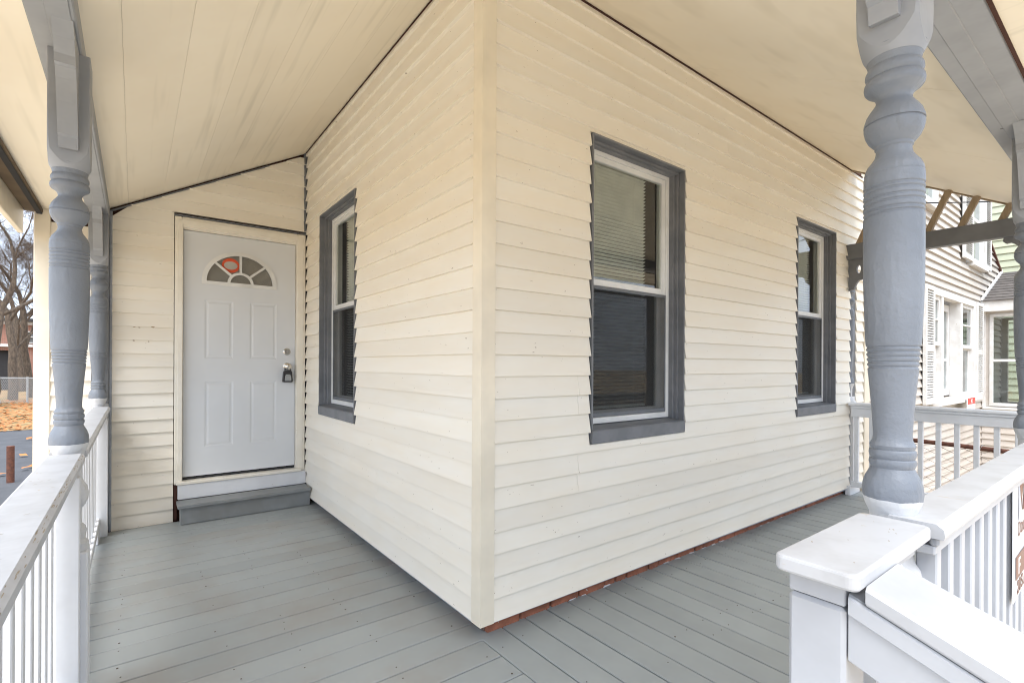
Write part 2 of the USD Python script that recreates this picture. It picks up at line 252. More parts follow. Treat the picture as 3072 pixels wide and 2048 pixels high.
def rows(W, zb, ztop, umin, umax, holes, slope=None, seams=()):
    """Courses of siding from zb up to ztop, cut at openings (u0,u1,z0,z1)."""
    n = 0
    while zb + n * C < ztop - .01:
        z0 = zb + n * C; z1 = min(z0 + C, ztop); lip = .019 if n % 2 == 0 else .0145
        a0, a1 = umin, umax
        if slope:
            a0 = slope(z0, umin)
            if a0 is None: n += 1; continue
        parts = [(a0, a1, z0, z1)]
        for (h0, h1, hz0, hz1) in holes:
            new = []
            for (p0, p1, q0, q1) in parts:
                if hz1 <= q0 or hz0 >= q1 or (not callable(p0) and p0 >= h1) or p1 <= h0: new.append((p0, p1, q0, q1)); continue
                new.append((p0, h0, q0, q1)); new.append((h1, p1, q0, q1))
                if hz0 > q0 + .004: new.append((h0, h1, q0, hz0))
                if hz1 < q1 - .004: new.append((h0, h1, hz1, q1))
            parts = new
        # group touching pieces into one board each; a full-height hole makes two boards
        groups, cur = [], []
        full = [h for h in holes if h[2] <= z0 + .001 and h[3] >= z1 - .001]
        cuts = sorted([h[0] for h in full] + [s for s, k in seams if n in k])
        key = lambda p: sum((p[1] - .002) > c for c in cuts)
        pieces = []
        for p in parts:
            for s, k in seams:
                if n in k and not callable(p[0]) and p[0] < s < p[1]: pieces += [(p[0], s - .0006, p[2], p[3]), (s + .0006, p[1], p[2], p[3])]; break
            else: pieces.append(p)
        by = {}
        for p in pieces:
            if p[1] - (p[0](z0) if callable(p[0]) else p[0]) > .004: by.setdefault(key(p), []).append(p)
        for kk in sorted(by): board(by[kk], z0, W, lip)
        n += 1
g_ = .010
hole = lambda w: (w[0] - g_, w[1] + g_, ZW0 - .004, ZW1 + .004)
rows(WA, .0651, 3.15, .052, YC - .012, [hole(winA)], seams=[(1.20, (3, 4)), (1.62, (26, 27))])
rows(WB, .0643, 2.402, .056, 4.298, [hole(winB1), hole(winB2)], seams=[(0.595, (5, 6, 9, 10)), (2.05, (26, 27)), (3.62, (1, 2, 7, 8)), (3.68, (26, 27))])
rows(WB, .0643 + 23 * C, 3.15, .056, 4.655, [hole(winB2), hole(winB1)], seams=[(2.05, (3, 4)), (3.68, (3, 4))])
def sl(z, umin):
    lim = lambda q: max(umin, (q - 3.135) / .555)
    return (lambda q: lim(q)) if (z + C - 3.135) / .555 > umin else umin
rows(WC, -.0129, 3.10, -1.383, -.012, [(doorC[0] - .004, 0.01, -1, doorC[3] + .022)], slope=sl)
# siding beyond the end pilaster, and on the wing left of the porch
n = 0
while .0643 + n * C < 2.38:
    board([(4.455, 4.655, .0643 + n * C, .0643 + n * C + C)], .0643 + n * C, WB); n += 1
n = -6
while -.0129 + n * C < 2.2:
    board([(-1.722, -1.50, -.0129 + n * C, -.0129 + n * C + C)], -.0129 + n * C, WC); n += 1
# corner boards and edge channels
cp = Polygon([(-.020, -.020), (.055, -.020), (.055, -.006), (.048, .0), (.0, .0), (.0, .048), (-.006, .055), (-.020, .055)])
obj('corner_board', ex(cp, 3.17, lambda a, b, c: (a, b, c + .060)), 'cream_trim', house)
obj('corner_board', cb(4.66, 4.80, -.022, .02, -.7, 3.3), 'cream_trim', house)
obj('corner_board', cb(-1.805, -1.72, YC - .024, YC + .03, GZ, 2.42), 'cream_trim', house)
obj('edge_channel', [bx(-.030, -.012, YC - .02, YC + .01, 2.40, 3.14)], 'grey_channel', house)
for u in ((-.012, YC - .016),): obj('edge_channel', bx(-.011, .012, u[1] - .004, u[1] + .02, .06, 3.13), 'dark_gap', house)
obj('edge_channel', hull([(-.95 + dx_, YC - .02 + dy, 3.135 - .555 * .95 + dz + dx_ * .555) for dx_ in (-.45, .63) for dy in (0, .03) for dz in (-.006, .004)]), 'grey_channel', house)
obj('edge_channel', cb(-1.399, -1.382, YC - .022, YC + .01, -.01, 2.36), 'flashing', house)
sp_ = []
for k in range(9):
    x, z = rng.uniform(-1.33, -1.04), rng.choice([1.512, 1.415, 1.50, 1.62, 1.40]) + rng.uniform(-.006, .006); l = rng.uniform(.004, .012); w = rng.uniform(.002, .0045)
    V = [(x + math.cos(t) * l * rng.uniform(.6, 1), YC - .0185, z + math.sin(t) * w * rng.uniform(.6, 1)) for t in np.linspace(0, 6.283, 10)[:-1]]
    sp_.append(trimesh.Trimesh(np.array(V + [(x, YC - .0188, z)]), [[i, (i + 1) % 9, 9] for i in range(9)], process=False))
obj('stain', sp_, 'stain', house, kind='stuff')
obj('edge_channel', [bx(-.024, -.002, .0, YC - .03, 3.1372, 3.1396)], 'sheathing', house)
obj('edge_channel', [bx(.0, 4.6, -.024, -.002, 3.1372, 3.1396)], 'sheathing', house)
# base: flashing and brick course
obj('flashing_strip', hull([(.05, -.010, .056), (4.3, -.010, .046), (.05, -.010, .0655), (4.3, -.010, .060), (.05, .02, .056), (4.3, .02, .046), (.05, .02, .0655), (4.3, .02, .060)]), 'flashing', house)
obj('flashing_strip', bx(-.010, .02, .06, 2.7, .050, .0655), 'flashing', house)
obj('base_wall', [bx(.046, 4.64, .046, .139, -.7, .16), bx(.047, .139, .14, 2.9, -.7, .16)], 'mortar', house)
def brick_row(a, b, face, W):
    u = a
    while u < b:
        L = .095 if rng.random() < .22 else .2
        e = min(u + L, b)
        j = rng.uniform(-.004, .004)
        obj('brick', wb_(W, u + .005, e - .005, face + j, face + .06, -.012, .052 + rng.uniform(-.002, .003), .005), 'brick', house); u = e
brick_row(.045, 4.26, .026, WB); brick_row(.10, 2.68, .046, WA)

# ---------------------------------------------------------------- windows
def window(u0, u1, W, lower_screen=True):
    w = thing('window', parent=house)
    z0, z1 = ZW0, ZW1
    # grey casing: outer flange, stepped reveal, sill
    obj('casing', [ring(u0, u1, z0 + .075, z1, .011, -.017, .05, W, wb=.001), ring(u0 + .011, u1 - .011, z0 + .07, z1 - .011, .014, .022, .075, W, wb=.001), ring(u0 + .025, u1 - .025, z0 + .07, z1 - .02, .016, .045, .14, W, wt=.012, wb=.001)], 'grey_trim', w)
    sill = Polygon([(-.020, z0), (-.022, z0 + .066), (-.014, z0 + .074), (.15, z0 + .094), (.15, z0)])
    obj('sill', ex(sill, u1 - u0, lambda a, b, c: W(c + u0, a, b)), 'grey_trim', w)
    f0, f1, g0, g1 = u0 + .040, u1 - .040, z0 + .090, z1 - .026
    zm = 1.705
    obj('frame', ring(f0, f1, g0, g1, .028, .075, .155, W, wb=.034), 'vinyl', w)
    a0, a1 = f0 + .028, f1 - .028
    obj('upper_sash', ring(a0, a1, zm - .018, g1 - .028, .034, .085, .112, W, wb=.036, wt=.030), 'vinyl', w)
    obj('lower_sash', ring(a0, a1, g0 + .034, zm + .016, .036, .116, .144, W, wt=.034), 'vinyl', w)
    obj('upper_pane', wb_(W, a0 + .03, a1 - .03, .096, .100, zm + .01, g1 - .055), 'glass', w)
    obj('lower_pane', wb_(W, a0 + .03, a1 - .03, .128, .132, g0 + .06, zm - .01), 'glass', w)
    obj('screen_frame', ring(a0 - .006, a1 + .006, g0 + .036, zm - .02, .017, .078, .084, W, wb=.024), 'grey_channel', w)
    obj('insect_screen', wb_(W, a0 + .01, a1 - .01, .0808, .0812, g0 + .055, zm - .035), 'screen', w)
    return w
def blind(u0, u1, W, zt, zb, label, d=.172, tilt=-24):
    b = thing('window_blind', label, 'blind', 'blinds in the house windows')
    obj('head_rail', wb_(W, u0, u1, d - .018, d + .018, zt, zt + .03), 'blind', b)
    z = zt - .02; n = 0
    while z > zb:
        t = math.radians(tilt + rng.uniform(-2, 2)); c, s = .0125 * math.cos(t), .0125 * math.sin(t)
        P = []
        for u in (u0, u1):
            P += [W(u, d - c, z - s), W(u, d - c, z - s + .0007), W(u, d, z + .0014), W(u, d + c, z + s), W(u, d + c, z + s + .0007), W(u, d, z + .0021)]
        obj('slat', hull(P), 'blind', b); z -= .0215
    obj('bottom_rail', wb_(W, u0, u1, d - .012, d + .012, zb - .022, zb - .006), 'blind', b)
    for f in (.2, .8):
        u = u0 + (u1 - u0) * f; obj('ladder_cord', wb_(W, u, u + .002, d - .0135, d - .0125, zb, zt), 'blind', b)
    return b
window(*winA, WA); window(*winB1, WB); window(*winB2, WB)
blind(winA[0] + .10, winA[1] - .16, WA, 2.42, .98, 'slatted blind inside the narrow window next to the white door', tilt=-24)
blind(winB1[0] + .08, winB1[1] - .17, WB, 2.43, 1.00, 'full length slatted blind in the large window right of the house corner', tilt=-24)
blind(winB2[0] + .08, winB2[1] - .14, WB, 2.43, 1.00, 'slatted blind in the window furthest along the right wall', tilt=-24)

# ---------------------------------------------------------------- door
casing = thing('door_casing', parent=house)
c0, c1, cz0, cz1 = -.999, -.018, .275, 2.398
D0, D1, DZ0, DZ1 = -.940, -.098, .325, 2.300
for (P, Q) in (((c0, D0 - .012), None), ((D1 + .012, c1), None)):
    obj('side_casing', [cb(P[0], P[1], YC - .026, YC + .01, cz0, cz1 - (.0), .006), cb(P[0] + .02 if P[0] < -.5 else P[0] - .006, P[1] + .006 if P[0] < -.5 else P[1] - .02, YC - .032, YC - .02, cz0, cz1 - .03, .003)], 'door_trim', casing)
obj('head_casing', [cb(D0 - .012, D1 + .012, YC - .0265, YC + .01, DZ1 + .012, cz1, .006), cb(D0 - .02, D1 + .02, YC - .033, YC - .02, DZ1 + .035, cz1 - .022, .003)], 'door_trim', casing)
obj('drip_strip', cb(c0 - .006, -.012, YC - .035, YC + .01, cz1 + .002, cz1 + .011, .003), 'grey_channel', casing)
obj('jamb', [bx(D0 - .012, D0 - .003, YC - .01, YC + .09, cz0, DZ1 + .012), bx(D1 + .003, D1 + .012, YC - .01, YC + .09, cz0, DZ1 + .012), bx(D0 - .003, D1 + .003, YC - .01, YC + .09, DZ1 + .003, DZ1 + .012)], 'door_trim', casing)
obj('threshold', [cb(D0 - .045, D1 + .045, YC - .06, YC + .09, .276, .300, .004)], 'door_trim', casing, label='worn threshold under the door')
obj('riser_board', cb(-.975, .0 - .014, YC - .05, YC + .015, .160, .275, .004), 'white_paint', casing, label='white board with a crack under the threshold')
obj('side_strip', bx(-1.000, -.978, YC - .022, YC + .02, .0, .275), 'sheathing', casing)
door = thing('door', parent=house)
dy = YC + .012
fc = (-.534, 1.912); R0 = .282; RG = .248
half = lambda r, k=40, sz=.93: Polygon([(fc[0] + r * math.cos(t), fc[1] + r * sz * math.sin(t)) for t in np.linspace(0, math.pi, k)])
slabp = sbox(D0, DZ0, D1, DZ1).difference(half(RG + .004))
pans = [(-.795, 1.275, -.588, 1.757), (-.463, 1.275, -.25, 1.757), (-.793, .553, -.585, 1.085), (-.460, .553, -.25, 1.085)]
obj('door_slab', ex(slabp.difference(unary_union([sbox(*p) for p in pans])), .044, lambda a, b, c: (a, c + dy, b)), 'door_paint', door)
for p in pans:
    x0, z0, x1, z1 = p; P = []
    rings_ = [(0, 0), (.010, .0032), (.018, .0036), (.030, .0008), (.036, .0006)]
    V, F = [], []
    for ins, dp in rings_: V += [(x0 + ins, dy + dp, z0 + ins), (x1 - ins, dy + dp, z0 + ins), (x1 - ins, dy + dp, z1 - ins), (x0 + ins, dy + dp, z1 - ins)]
    for k in range(len(rings_) - 1):
        for q in range(4): F.append([k * 4 + q, k * 4 + (q + 1) % 4, k * 4 + 4 + (q + 1) % 4, k * 4 + 4 + q])
    e = (len(rings_) - 1) * 4; F.append([e, e + 1, e + 2, e + 3])
    obj('raised_panel', (np.array(V), np.array(F)), 'door_paint', door)
outer = half(R0).union(sbox(fc[0] - R0, fc[1] - .03, fc[0] + R0, fc[1])).difference(half(RG))
obj('fanlight_frame', ex(outer, .012, lambda a, b, c: (a, dy - .008 + c, b)), 'vinyl', door)
inner = half(.098).difference(half(.076)); spokes = []
for t in (40, 90, 140):
    q = math.radians(t); s = sbox(.085, -.0095, RG + .006, .0095); s = saff.rotate(s, t, origin=(0, 0)); s = saff.translate(s, *fc); spokes.append(s)
obj('fanlight_bars', ex(unary_union([inner] + spokes).intersection(half(RG + .004)), .009, lambda a, b, c: (a, dy - .004 + c, b)), 'vinyl', door)
obj('fanlight_pane', ex(half(RG + .002), .004, lambda a, b, c: (a, dy + .012 + c, b)), 'room_lit_glass', door)
st = Polygon([(-.607 + .066 * math.cos(t), 2.058 + .060 * math.sin(t)) for t in np.linspace(0, 2 * math.pi, 36)])
sth = Polygon([(-.607 + .050 * math.cos(t), 2.058 + .034 * math.sin(t)) for t in np.linspace(0, 2 * math.pi, 36)])
clip = half(RG)
obj('sticker_ring', ex(st.difference(sth).intersection(clip), .0006, lambda a, b, c: (a, dy + .0105 + c, b)), 'sticker_orange', door, label='orange ring shaped sticker on the fanlight')
obj('sticker_centre', ex(sth.intersection(clip), .0006, lambda a, b, c: (a, dy + .0105 + c, b)), 'sticker_pale', door)
def lathe_y(prof, x, z, y):     # turned about an axis towards -y
    m = lathe(prof, 28); v = m.vertices.copy(); m.vertices = np.stack([v[:, 0] + x, y - v[:, 2], v[:, 1] + z], 1); m.fix_normals(); return m
obj('deadbolt', [lathe_y([(0, .031), (.006, .031), (.012, .024), (.016, .022)], -.165, 1.343, dy), bx(-.1665, -.1635, dy - .020, dy - .015, 1.334, 1.352)], 'metal', door, smooth=35)
obj('knob', lathe_y([(0, .032), (.005, .032), (.009, .016), (.03, .013), (.036, .022), (.046, .0275), (.058, .027), (.066, .019), (.068, .008)], -.165, 1.212, dy), 'metal', door, smooth=35)
obj('weather_gap', bx(D0, D1, dy + .005, dy + .03, .301, DZ0), 'dark_gap', door)
lb = thing('key_lockbox', 'small black key lockbox hanging from the door knob', 'lockbox')
obj('shackle', tube([(-.165 + .022 * math.cos(t), dy - .032, 1.175 + .045 * math.sin(t)) for t in np.linspace(-.2, math.pi + .2, 20)], .0055, 8), 'black_plastic', lb, smooth=True)
bp = Polygon([(-.033, 0), (.033, 0), (.036, .006), (.030, .085), (.022, .098), (-.022, .098), (-.030, .085), (-.036, .006)]).buffer(.004)
obj('body', ex(bp, .04, lambda a, b, c: (a - .166, dy - .052 + c, b + 1.075)), 'black_plastic', lb)
obj('face_plate', ex(Polygon([(-.024, .01), (.024, .01), (.021, .05), (-.021, .05)]).buffer(.003), .003, lambda a, b, c: (a - .166, dy - .055 + c, b + 1.077)), 'galvanised', lb)
obj('slot', ex(sbox(-.019, .054, .019, .064), .0025, lambda a, b, c: (a - .166, dy - .0545 + c, b + 1.077)), 'galvanised', lb)

# ================================================================ PORCH
floor = thing('porch_floor', 'grey painted plank floor of the wraparound porch', kind='structure')
y = 2.70 + .148 * 1.3; k = 0
ys = [-.011 - .1485 * i for i in range(-19, 12)]
for y0 in ys:
    y1 = y0 - .1485; t = rng.uniform(-.0012, .0012)
    if y0 > 2.88: y0 = 2.88
    obj('floor_board', cb(-1.50, .0 - .003 + (.05 if y0 > .12 else 0), y1 + .003, y0 - .003, -.028, 0 + t, .003), 'deck_worn' if -.1 < y0 < 2.4 else 'deck', floor)
X0 = [-.002] + [.135 + .1407 * i for i in range(34)]
for a, b in zip(X0[:-1], X0[1:]):
    if a > 4.5: break
    t = rng.uniform(-.0012, .0012)
    obj('floor_board', cb(a + .0035, min(b, 4.5) - .0035, -1.66 if a > .1 else -1.66, .06 if a > .0 else .13, -.028, 0 + t, .003), 'deck', floor)
nails = []
for y0 in ys:
    for xx in (-1.30, -.93, -.68, -.40, -.06):
        for s in (.035, .11):
            if rng.random() < .45: nails.append((xx + rng.gauss(0, .008), y0 - s + rng.gauss(0, .006)))
for a in X0:
    for yy in (-.10, -.52, -.62, -1.02, -1.36):
        for s in (.03, .11):
            if rng.random() < .45: nails.append((a + s + rng.gauss(0, .006), yy + rng.gauss(0, .008)))
obj('nail_head', [trimesh.creation.cylinder(.0028 if rng.random() < .75 else .0042, .0012, sections=7, transform=trimesh.transformations.translation_matrix((x, y_, .0012))) for x, y_ in nails if -1.42 < x < 4.3], 'nail_rust', floor, kind='stuff')
obj('joist', [bx(-1.50, 0, -1.6, 2.87, -.19, -.032), bx(0, 4.45, -1.6, .04, -.19, -.032)], 'dark_gap', floor)
obj('skirt', [cb(-1.56, -1.505, -1.65, 2.87, GZ, -.03), cb(-.5, 4.5, -1.70, -1.665, GZ, -.03), cb(4.505, 4.54, -1.66, .0, GZ, -.03)], 'white_paint', floor)
# white slivers painted for daylight showing through gaps along the brick course
obj('paint_scrap', [hull([(x + sx * w, .018 + rng.uniform(-.006, .01) + sy * .005, .001 + sz * .0025) for sx in (0, 1) for sy in (0, 1) for sz in (0, 1)]) for x, w in ((.57, .05), (.66, .03), (.83, .06), (1.38, .05), (1.50, .045), (1.66, .05), (1.80, .05), (1.92, .04), (2.02, .05), (2.6, .02), (2.72, .02), (2.95, .015))], 'white_paint', floor, kind='stuff')

# door step
stp = thing('door_step', 'low grey wooden step in front of the white door', 'step')
obj('tread', cb(-.985, -.016, 2.640, 2.826, .128, .158, .006), 'step_paint', stp)
obj('riser', cb(-.966, -.018, 2.668, 2.80, .002, .128, .004), 'step_paint', stp)

# ceiling: sloping, two slopes that meet at a hip
SL = .555; CZ = 3.155
ceil = thing('porch_ceiling', 'cream painted sloping ceiling of the wraparound porch', kind='structure')
zc = lambda t: CZ + SL * t
def sheet(pts, th=.018):   # pts (x, y, t) with t the run that sets the height
    V = [(x, y_, zc(t)) for x, y_, t in pts] + [(x, y_, zc(t) + th) for x, y_, t in pts]; return hull(V)
edges = [0.0, -.215, -.43, -.645, -.86, -1.075, -1.29, -1.505]
for a, b in zip(edges[:-1], edges[1:]):
    g = .0004
    obj('ceiling_board', sheet([(a - g, a - g, a - g), (b + g, b + g, b + g), (b + g, YC - .0, b + g), (a - g, YC - .0, a - g)]), 'ceiling', ceil)
obj('ceiling_backing', hull([(x, y_, zc(x) + dz) for x, y_ in ((0.0, 0.0), (-1.5, -1.5), (-1.5, YC), (0, YC)) for dz in (.020, .05)]), 'dark_gap', ceil)
ye = -1.505; cuts = [-1.5, .35, 1.57, 2.79, 4.30]
for a, b in zip(cuts[:-1], cuts[1:]):
    g = .0012
    if a < 0: pts = [(0, 0, 0), (b - g, 0, 0), (b - g, ye, ye), (ye, ye, ye)]
    else: pts = [(a + g, 0, 0), (b - g, 0, 0), (b - g, ye, ye), (a + g, ye, ye)]
    obj('ceiling_sheet', sheet([(x, y_ , t) for x, y_, t in pts]), 'sheet_ceiling', ceil)
obj('ceiling_backing', hull([(x, y_, zc(y_) + dz) for x, y_ in ((0.0, 0.0), (-1.5, -1.5), (4.30, -1.5), (4.30, 0)) for dz in (.020, .05)]), 'dark_gap', ceil)
obj('end_trim', hull([(4.295 + dx_, y_, zc(y_) + dz) for dx_ in (0, .03) for y_ in (0, -1.5) for dz in (-.012, .07)]), 'raw_wood', ceil)
# eaves beyond the beams
eav = thing('porch_eaves', 'cream eaves with brown stained edge outside the porch beam', kind='structure')
ez = 2.305
obj('soffit', bx(-1.80, -1.50, -2.2, YC - .03, ez + .0, ez + .02), 'ceiling', eav)
obj('soffit', bx(-1.499, 4.42, -2.0, -1.50, ez - .001, ez + .019), 'ceiling', eav)
obj('brown_board', cb(-1.853, -1.757, -2.2, YC - .03, ez - .035, ez - .006, .004), 'brown_soffit', eav)
obj('brown_edge', cb(-1.790, -1.760, -2.2, YC - .03, ez - .045, ez - .036, .004), 'dark_gap', eav)
obj('fascia', cb(-1.885, -1.854, -2.2, YC - .03, ez - .19, ez + .13, .004), 'cream_trim', eav)
obj('fascia', cb(-1.86, 4.42, -2.03, -2.0, ez - .02, ez + .13, .004), 'cream_trim', eav)
roof = thing('porch_roof', 'shingled roof above the wraparound porch', kind='structure')
obj('roof_slope', hull([(x, y_, zc(t) + dz + .06) for x, y_, t in ((0.0, 0.0, 0), (-1.86, -2.0, -1.5), (-1.86, YC, -1.5), (0, YC, 0)) for dz in (.0, .05)]), 'roof_felt', roof)
obj('roof_slope', hull([(x, y_, zc(t) + dz + .06) for x, y_, t in ((0.0, 0.0, 0), (-1.86, -2.0, -1.5), (4.42, -2.0, -1.5), (4.42, 0, 0)) for dz in (.0, .05)]), 'roof_felt', roof)

# beams
lbm = obj('porch_beam', [cb(-1.52, -1.398, -1.50, YC - .03, 2.300, 2.46, .005), cb(-1.47, -1.41, -1.50, YC - .03, 2.2965, 2.31, .002)], 'grey_beam', label='blue grey roof beam above the left railing, running to the door wall', cat='beam')
rbm = thing('porch_beam', 'blue grey roof beam above the right railing', 'beam')
obj('beam_core', cb(-1.40, 4.40, -1.545, -1.380, 2.300, 2.46, .005), 'grey_beam', rbm)
obj('beam_strip', [cb(-1.40, 4.40, -1.480, -1.425, 2.2965, 2.31, .002)], 'grey_beam', rbm)
obj('edge_gap', bx(-1.40, 4.40, -1.556, -1.546, 2.298, 2.3035), 'sheathing', rbm)
ebm = thing('end_beam', 'dark grey beam with scalloped brackets across the open far end of the porch', 'beam')
obj('beam', cb(4.21, 4.29, -1.43, .0, 2.262, 2.405, .004), 'dark_beam', ebm)
def scroll(flip, y0):
    P = Polygon([(0, 0), (.34, 0), (.345, -.03), (.325, -.05), (.30, -.045), (.275, -.062), (.245, -.10), (.20, -.105), (.175, -.125), (.165, -.165), (.125, -.20), (.085, -.205), (.065, -.235), (.045, -.285), (.0, -.30)]).buffer(.008).buffer(-.008)
    h = Polygon([(.085 + .018 * math.cos(t), -.10 + .04 * math.sin(t)) for t in np.linspace(0, 6.283, 20)])
    return ex(P.difference(h), .035, lambda a, b, c: (4.235 + c, y0 + flip * a, 2.262 + b))
obj('bracket', scroll(-1, -.015), 'dark_beam', ebm); obj('bracket', scroll(1, -1.43), 'dark_beam', ebm)
sts = thing('gable_struts', 'row of bare wooden struts under the open end of the porch roof', 'struts')
for yb in (-.10, -.36, -.615, -.835, -1.08):
    # from the beam up to the sloping roof, leaning outwards
    t = .43; zt = (zc(yb) - 2.405 * 0 - 0) ; L = (CZ + SL * yb - 2.405) / (1 + SL * t)
    a = (yb, 2.405); b = (yb - t * L, 2.405 + L)
    obj('strut', hull([(x, p[0] + s, p[1] + s * .0) for p in (a, b) for s in (-.024, .024) for x in (4.225, 4.265)]), 'raw_wood', sts)

# ---------------------------------------------------------------- posts
PROF = [(.56, .050), (.575, .0545), (.60, .0545), (.615, .045), (.63, .048), (.64, .050), (.655, .046), (.668, .036), (.70, .034), (.72, .036), (.735, .046), (.755, .0535), (.775, .0545), (.80, .049), (.815, .040), (.83, .036), (.85, .036), (.87, .037), (.90, .037),
        (.905, .0405), (.917, .0415), (.922, .044), (.935, .0495), (.948, .0530), (.962, .0545), (.978, .0535), (.994, .0490), (1.006, .0430), (1.013, .0400),
        (1.016, .0385), (1.020, .0405), (1.026, .0425), (1.033, .0415), (1.036, .0385), (1.039, .0405), (1.046, .0425), (1.053, .0415), (1.056, .0385), (1.059, .0398), (1.065, .0412), (1.070, .0385), (1.076, .0355), (1.086, .0348), (1.105, .0355), (1.14, .0376), (1.18, .0408), (1.215, .0438)]
def groove(z, r): return [(z - .0035, r), (z - .0012, r - .0022), (z + .0012, r - .0022), (z + .0035, r)]
rr = lambda z: np.interp(z, [1.215, 1.235, 1.30, 1.42, 1.50, 1.657], [.0438, .0455, .0502, .0540, .0545, .0545])
for z in (1.234, 1.245, 1.256, 1.267, 1.277): PROF += groove(z, rr(z))
PROF += [(z, rr(z)) for z in (1.29, 1.32, 1.36, 1.42, 1.48, 1.53)]
for z in (1.565, 1.574, 1.589, 1.600, 1.614, 1.624): PROF += groove(z, .0545)
PROF += [(1.640, .0545), (1.650, .0543), (1.653, .0525), (1.656, .0535), (1.664, .0520), (1.675, .0475), (1.685, .0400), (1.694, .0345), (1.702, .0325), (1.710, .0318), (1.713, .0345), (1.718, .0345), (1.722, .0385),
         (1.732, .0465), (1.745, .0520), (1.757, .0543), (1.7605, .0545), (1.7615, .0522), (1.7645, .0522), (1.7655, .0548), (1.772, .0540), (1.785, .0500), (1.797, .0430), (1.806, .0365), (1.812, .0330), (1.818, .0320), (1.826, .0345), (1.834, .0420), (1.839, .0500),
         (1.844, .0535), (1.851, .0545), (1.858, .0535), (1.863, .0500), (1.865, .0485), (1.868, .0505), (1.874, .0525), (1.881, .0520), (1.887, .0490), (1.890, .0470), (1.897, .0480), (1.910, .0505), (1.925, .056)]
def porch_post(label, x, y, dz, mtl, brackets, half_only=False, group='turned porch posts'):
    p = thing('porch_post', label, 'post', group)
    prof = [(z + (dz if z > .80 else dz * max(0, (z - .56) / .24)), r) for z, r in PROF]
    m = lathe(prof, 48); m.apply_translation((x, y, 0)); obj('turned_shaft', m, mtl, p, smooth=32)
    s = .0555
    obj('lower_block', cb(x - s, x + s, y - s, y + s, .0, .575, .005), 'white_paint', p)
    zb, zt = 1.905 + dz, 2.300 if not half_only else 2.262
    blk = m3.Manifold.cube((2 * s, 2 * s, zt - zb)).translate((x - s, y - s, zb))
    cone = m3.Manifold.revolve(m3.CrossSection([np.array([(0, zb), (.050, zb), (.056, zb + .012), (.064, zb + .03), (.074, zb + .055), (.090, zb + .10), (.1, zt), (0, zt)])]), 48).translate((x, y, 0))
    cone = m3.Manifold.revolve(m3.CrossSection([np.array([(0, zb), (.050, zb), (.056, zb + .012), (.064, zb + .03), (.074, zb + .055), (.0765, zb + .10), (.0765, zt), (0, zt)])]), 48).translate((x, y, 0))
    obj('upper_block', blk ^ cone, 'grey_beam', p, smooth=25)
    for ax, sg in brackets:
        B = Polygon([(0, 1.965 + dz), (.018, 1.962 + dz), (.024, 1.998 + dz), (.036, 2.004 + dz), (.046, 2.04), (.066, 2.10), (.094, 2.165), (.112, 2.195), (.130, 2.198), (.134, 2.225), (.165, 2.262), (.205, 2.29), (.215, 2.298), (0, 2.298)])
        w = .052
        if ax == 'x': mm = ex(B, w, lambda a, b, c: (x + sg * (s - .001 + a), y - w / 2 + c, b))
        else: mm = ex(B, w, lambda a, b, c: (x - w / 2 + c, y + sg * (s - .001 + a), b))
        obj('bracket', mm, 'grey_beam', p)
    return p
porch_post('large turned grey porch post beside the stair railing, nearest on the right', .069, -1.503, 0, 'post_paint', [('x', -1), ('x', 1)])
porch_post('turned grey porch post standing in the left railing, left of the white door', -1.4325, .469, 0, 'post_paint', [('y', -1), ('y', 1)])
porch_post('slim looking grey turned post against the door wall, behind the left railing', -1.457, 2.785, .03, 'post_paint_mid', [('y', -1)])
porch_post('grey turned post at the right edge, in the middle of the right railing', 2.055, -1.486, 0, 'post_paint', [('x', -1), ('x', 1)])
porch_post('grey turned half post set into the far end of the siding wall', 4.365, .030, .115, 'post_paint_high', [], True)
porch_post('grey turned post at the far outer corner of the porch', 4.255, -1.487, 0, 'post_paint', [])
porch_post('grey turned post at the near corner of the porch beside the stairs', -1.4325, -1.47, 0, 'post_paint', [])
plb = obj('wall_pilaster', [cb(-1.497, -1.400, YC - .026, YC - .003, .94, 2.34, .003)], 'grey_beam', label='flat grey board on the door wall behind the slim post', cat='board')
plw = obj('wall_pilaster', [cb(-1.497, -1.400, YC - .026, YC - .003, 0, .938, .003), cb(-1.53, -1.42, YC - .06, YC - .027, 0, .90, .003)], 'white_paint', label='white lower board on the door wall where the left railing ends', cat='board')
ple = thing('end_pilaster', 'dark backing board of the half post at the far end of the right wall', 'board')
obj('upper_board', bx(4.300, 4.452, -.002, .02, .94, 2.41), 'dark_beam', ple)
obj('lower_board', [bx(4.300, 4.452, -.003, .02, .03, .939), cb(4.305, 4.37, -.042, -.004, 0.09, .90), cb(4.20, 4.45, -.05, -.006, .0, .086)], 'white_paint', ple)

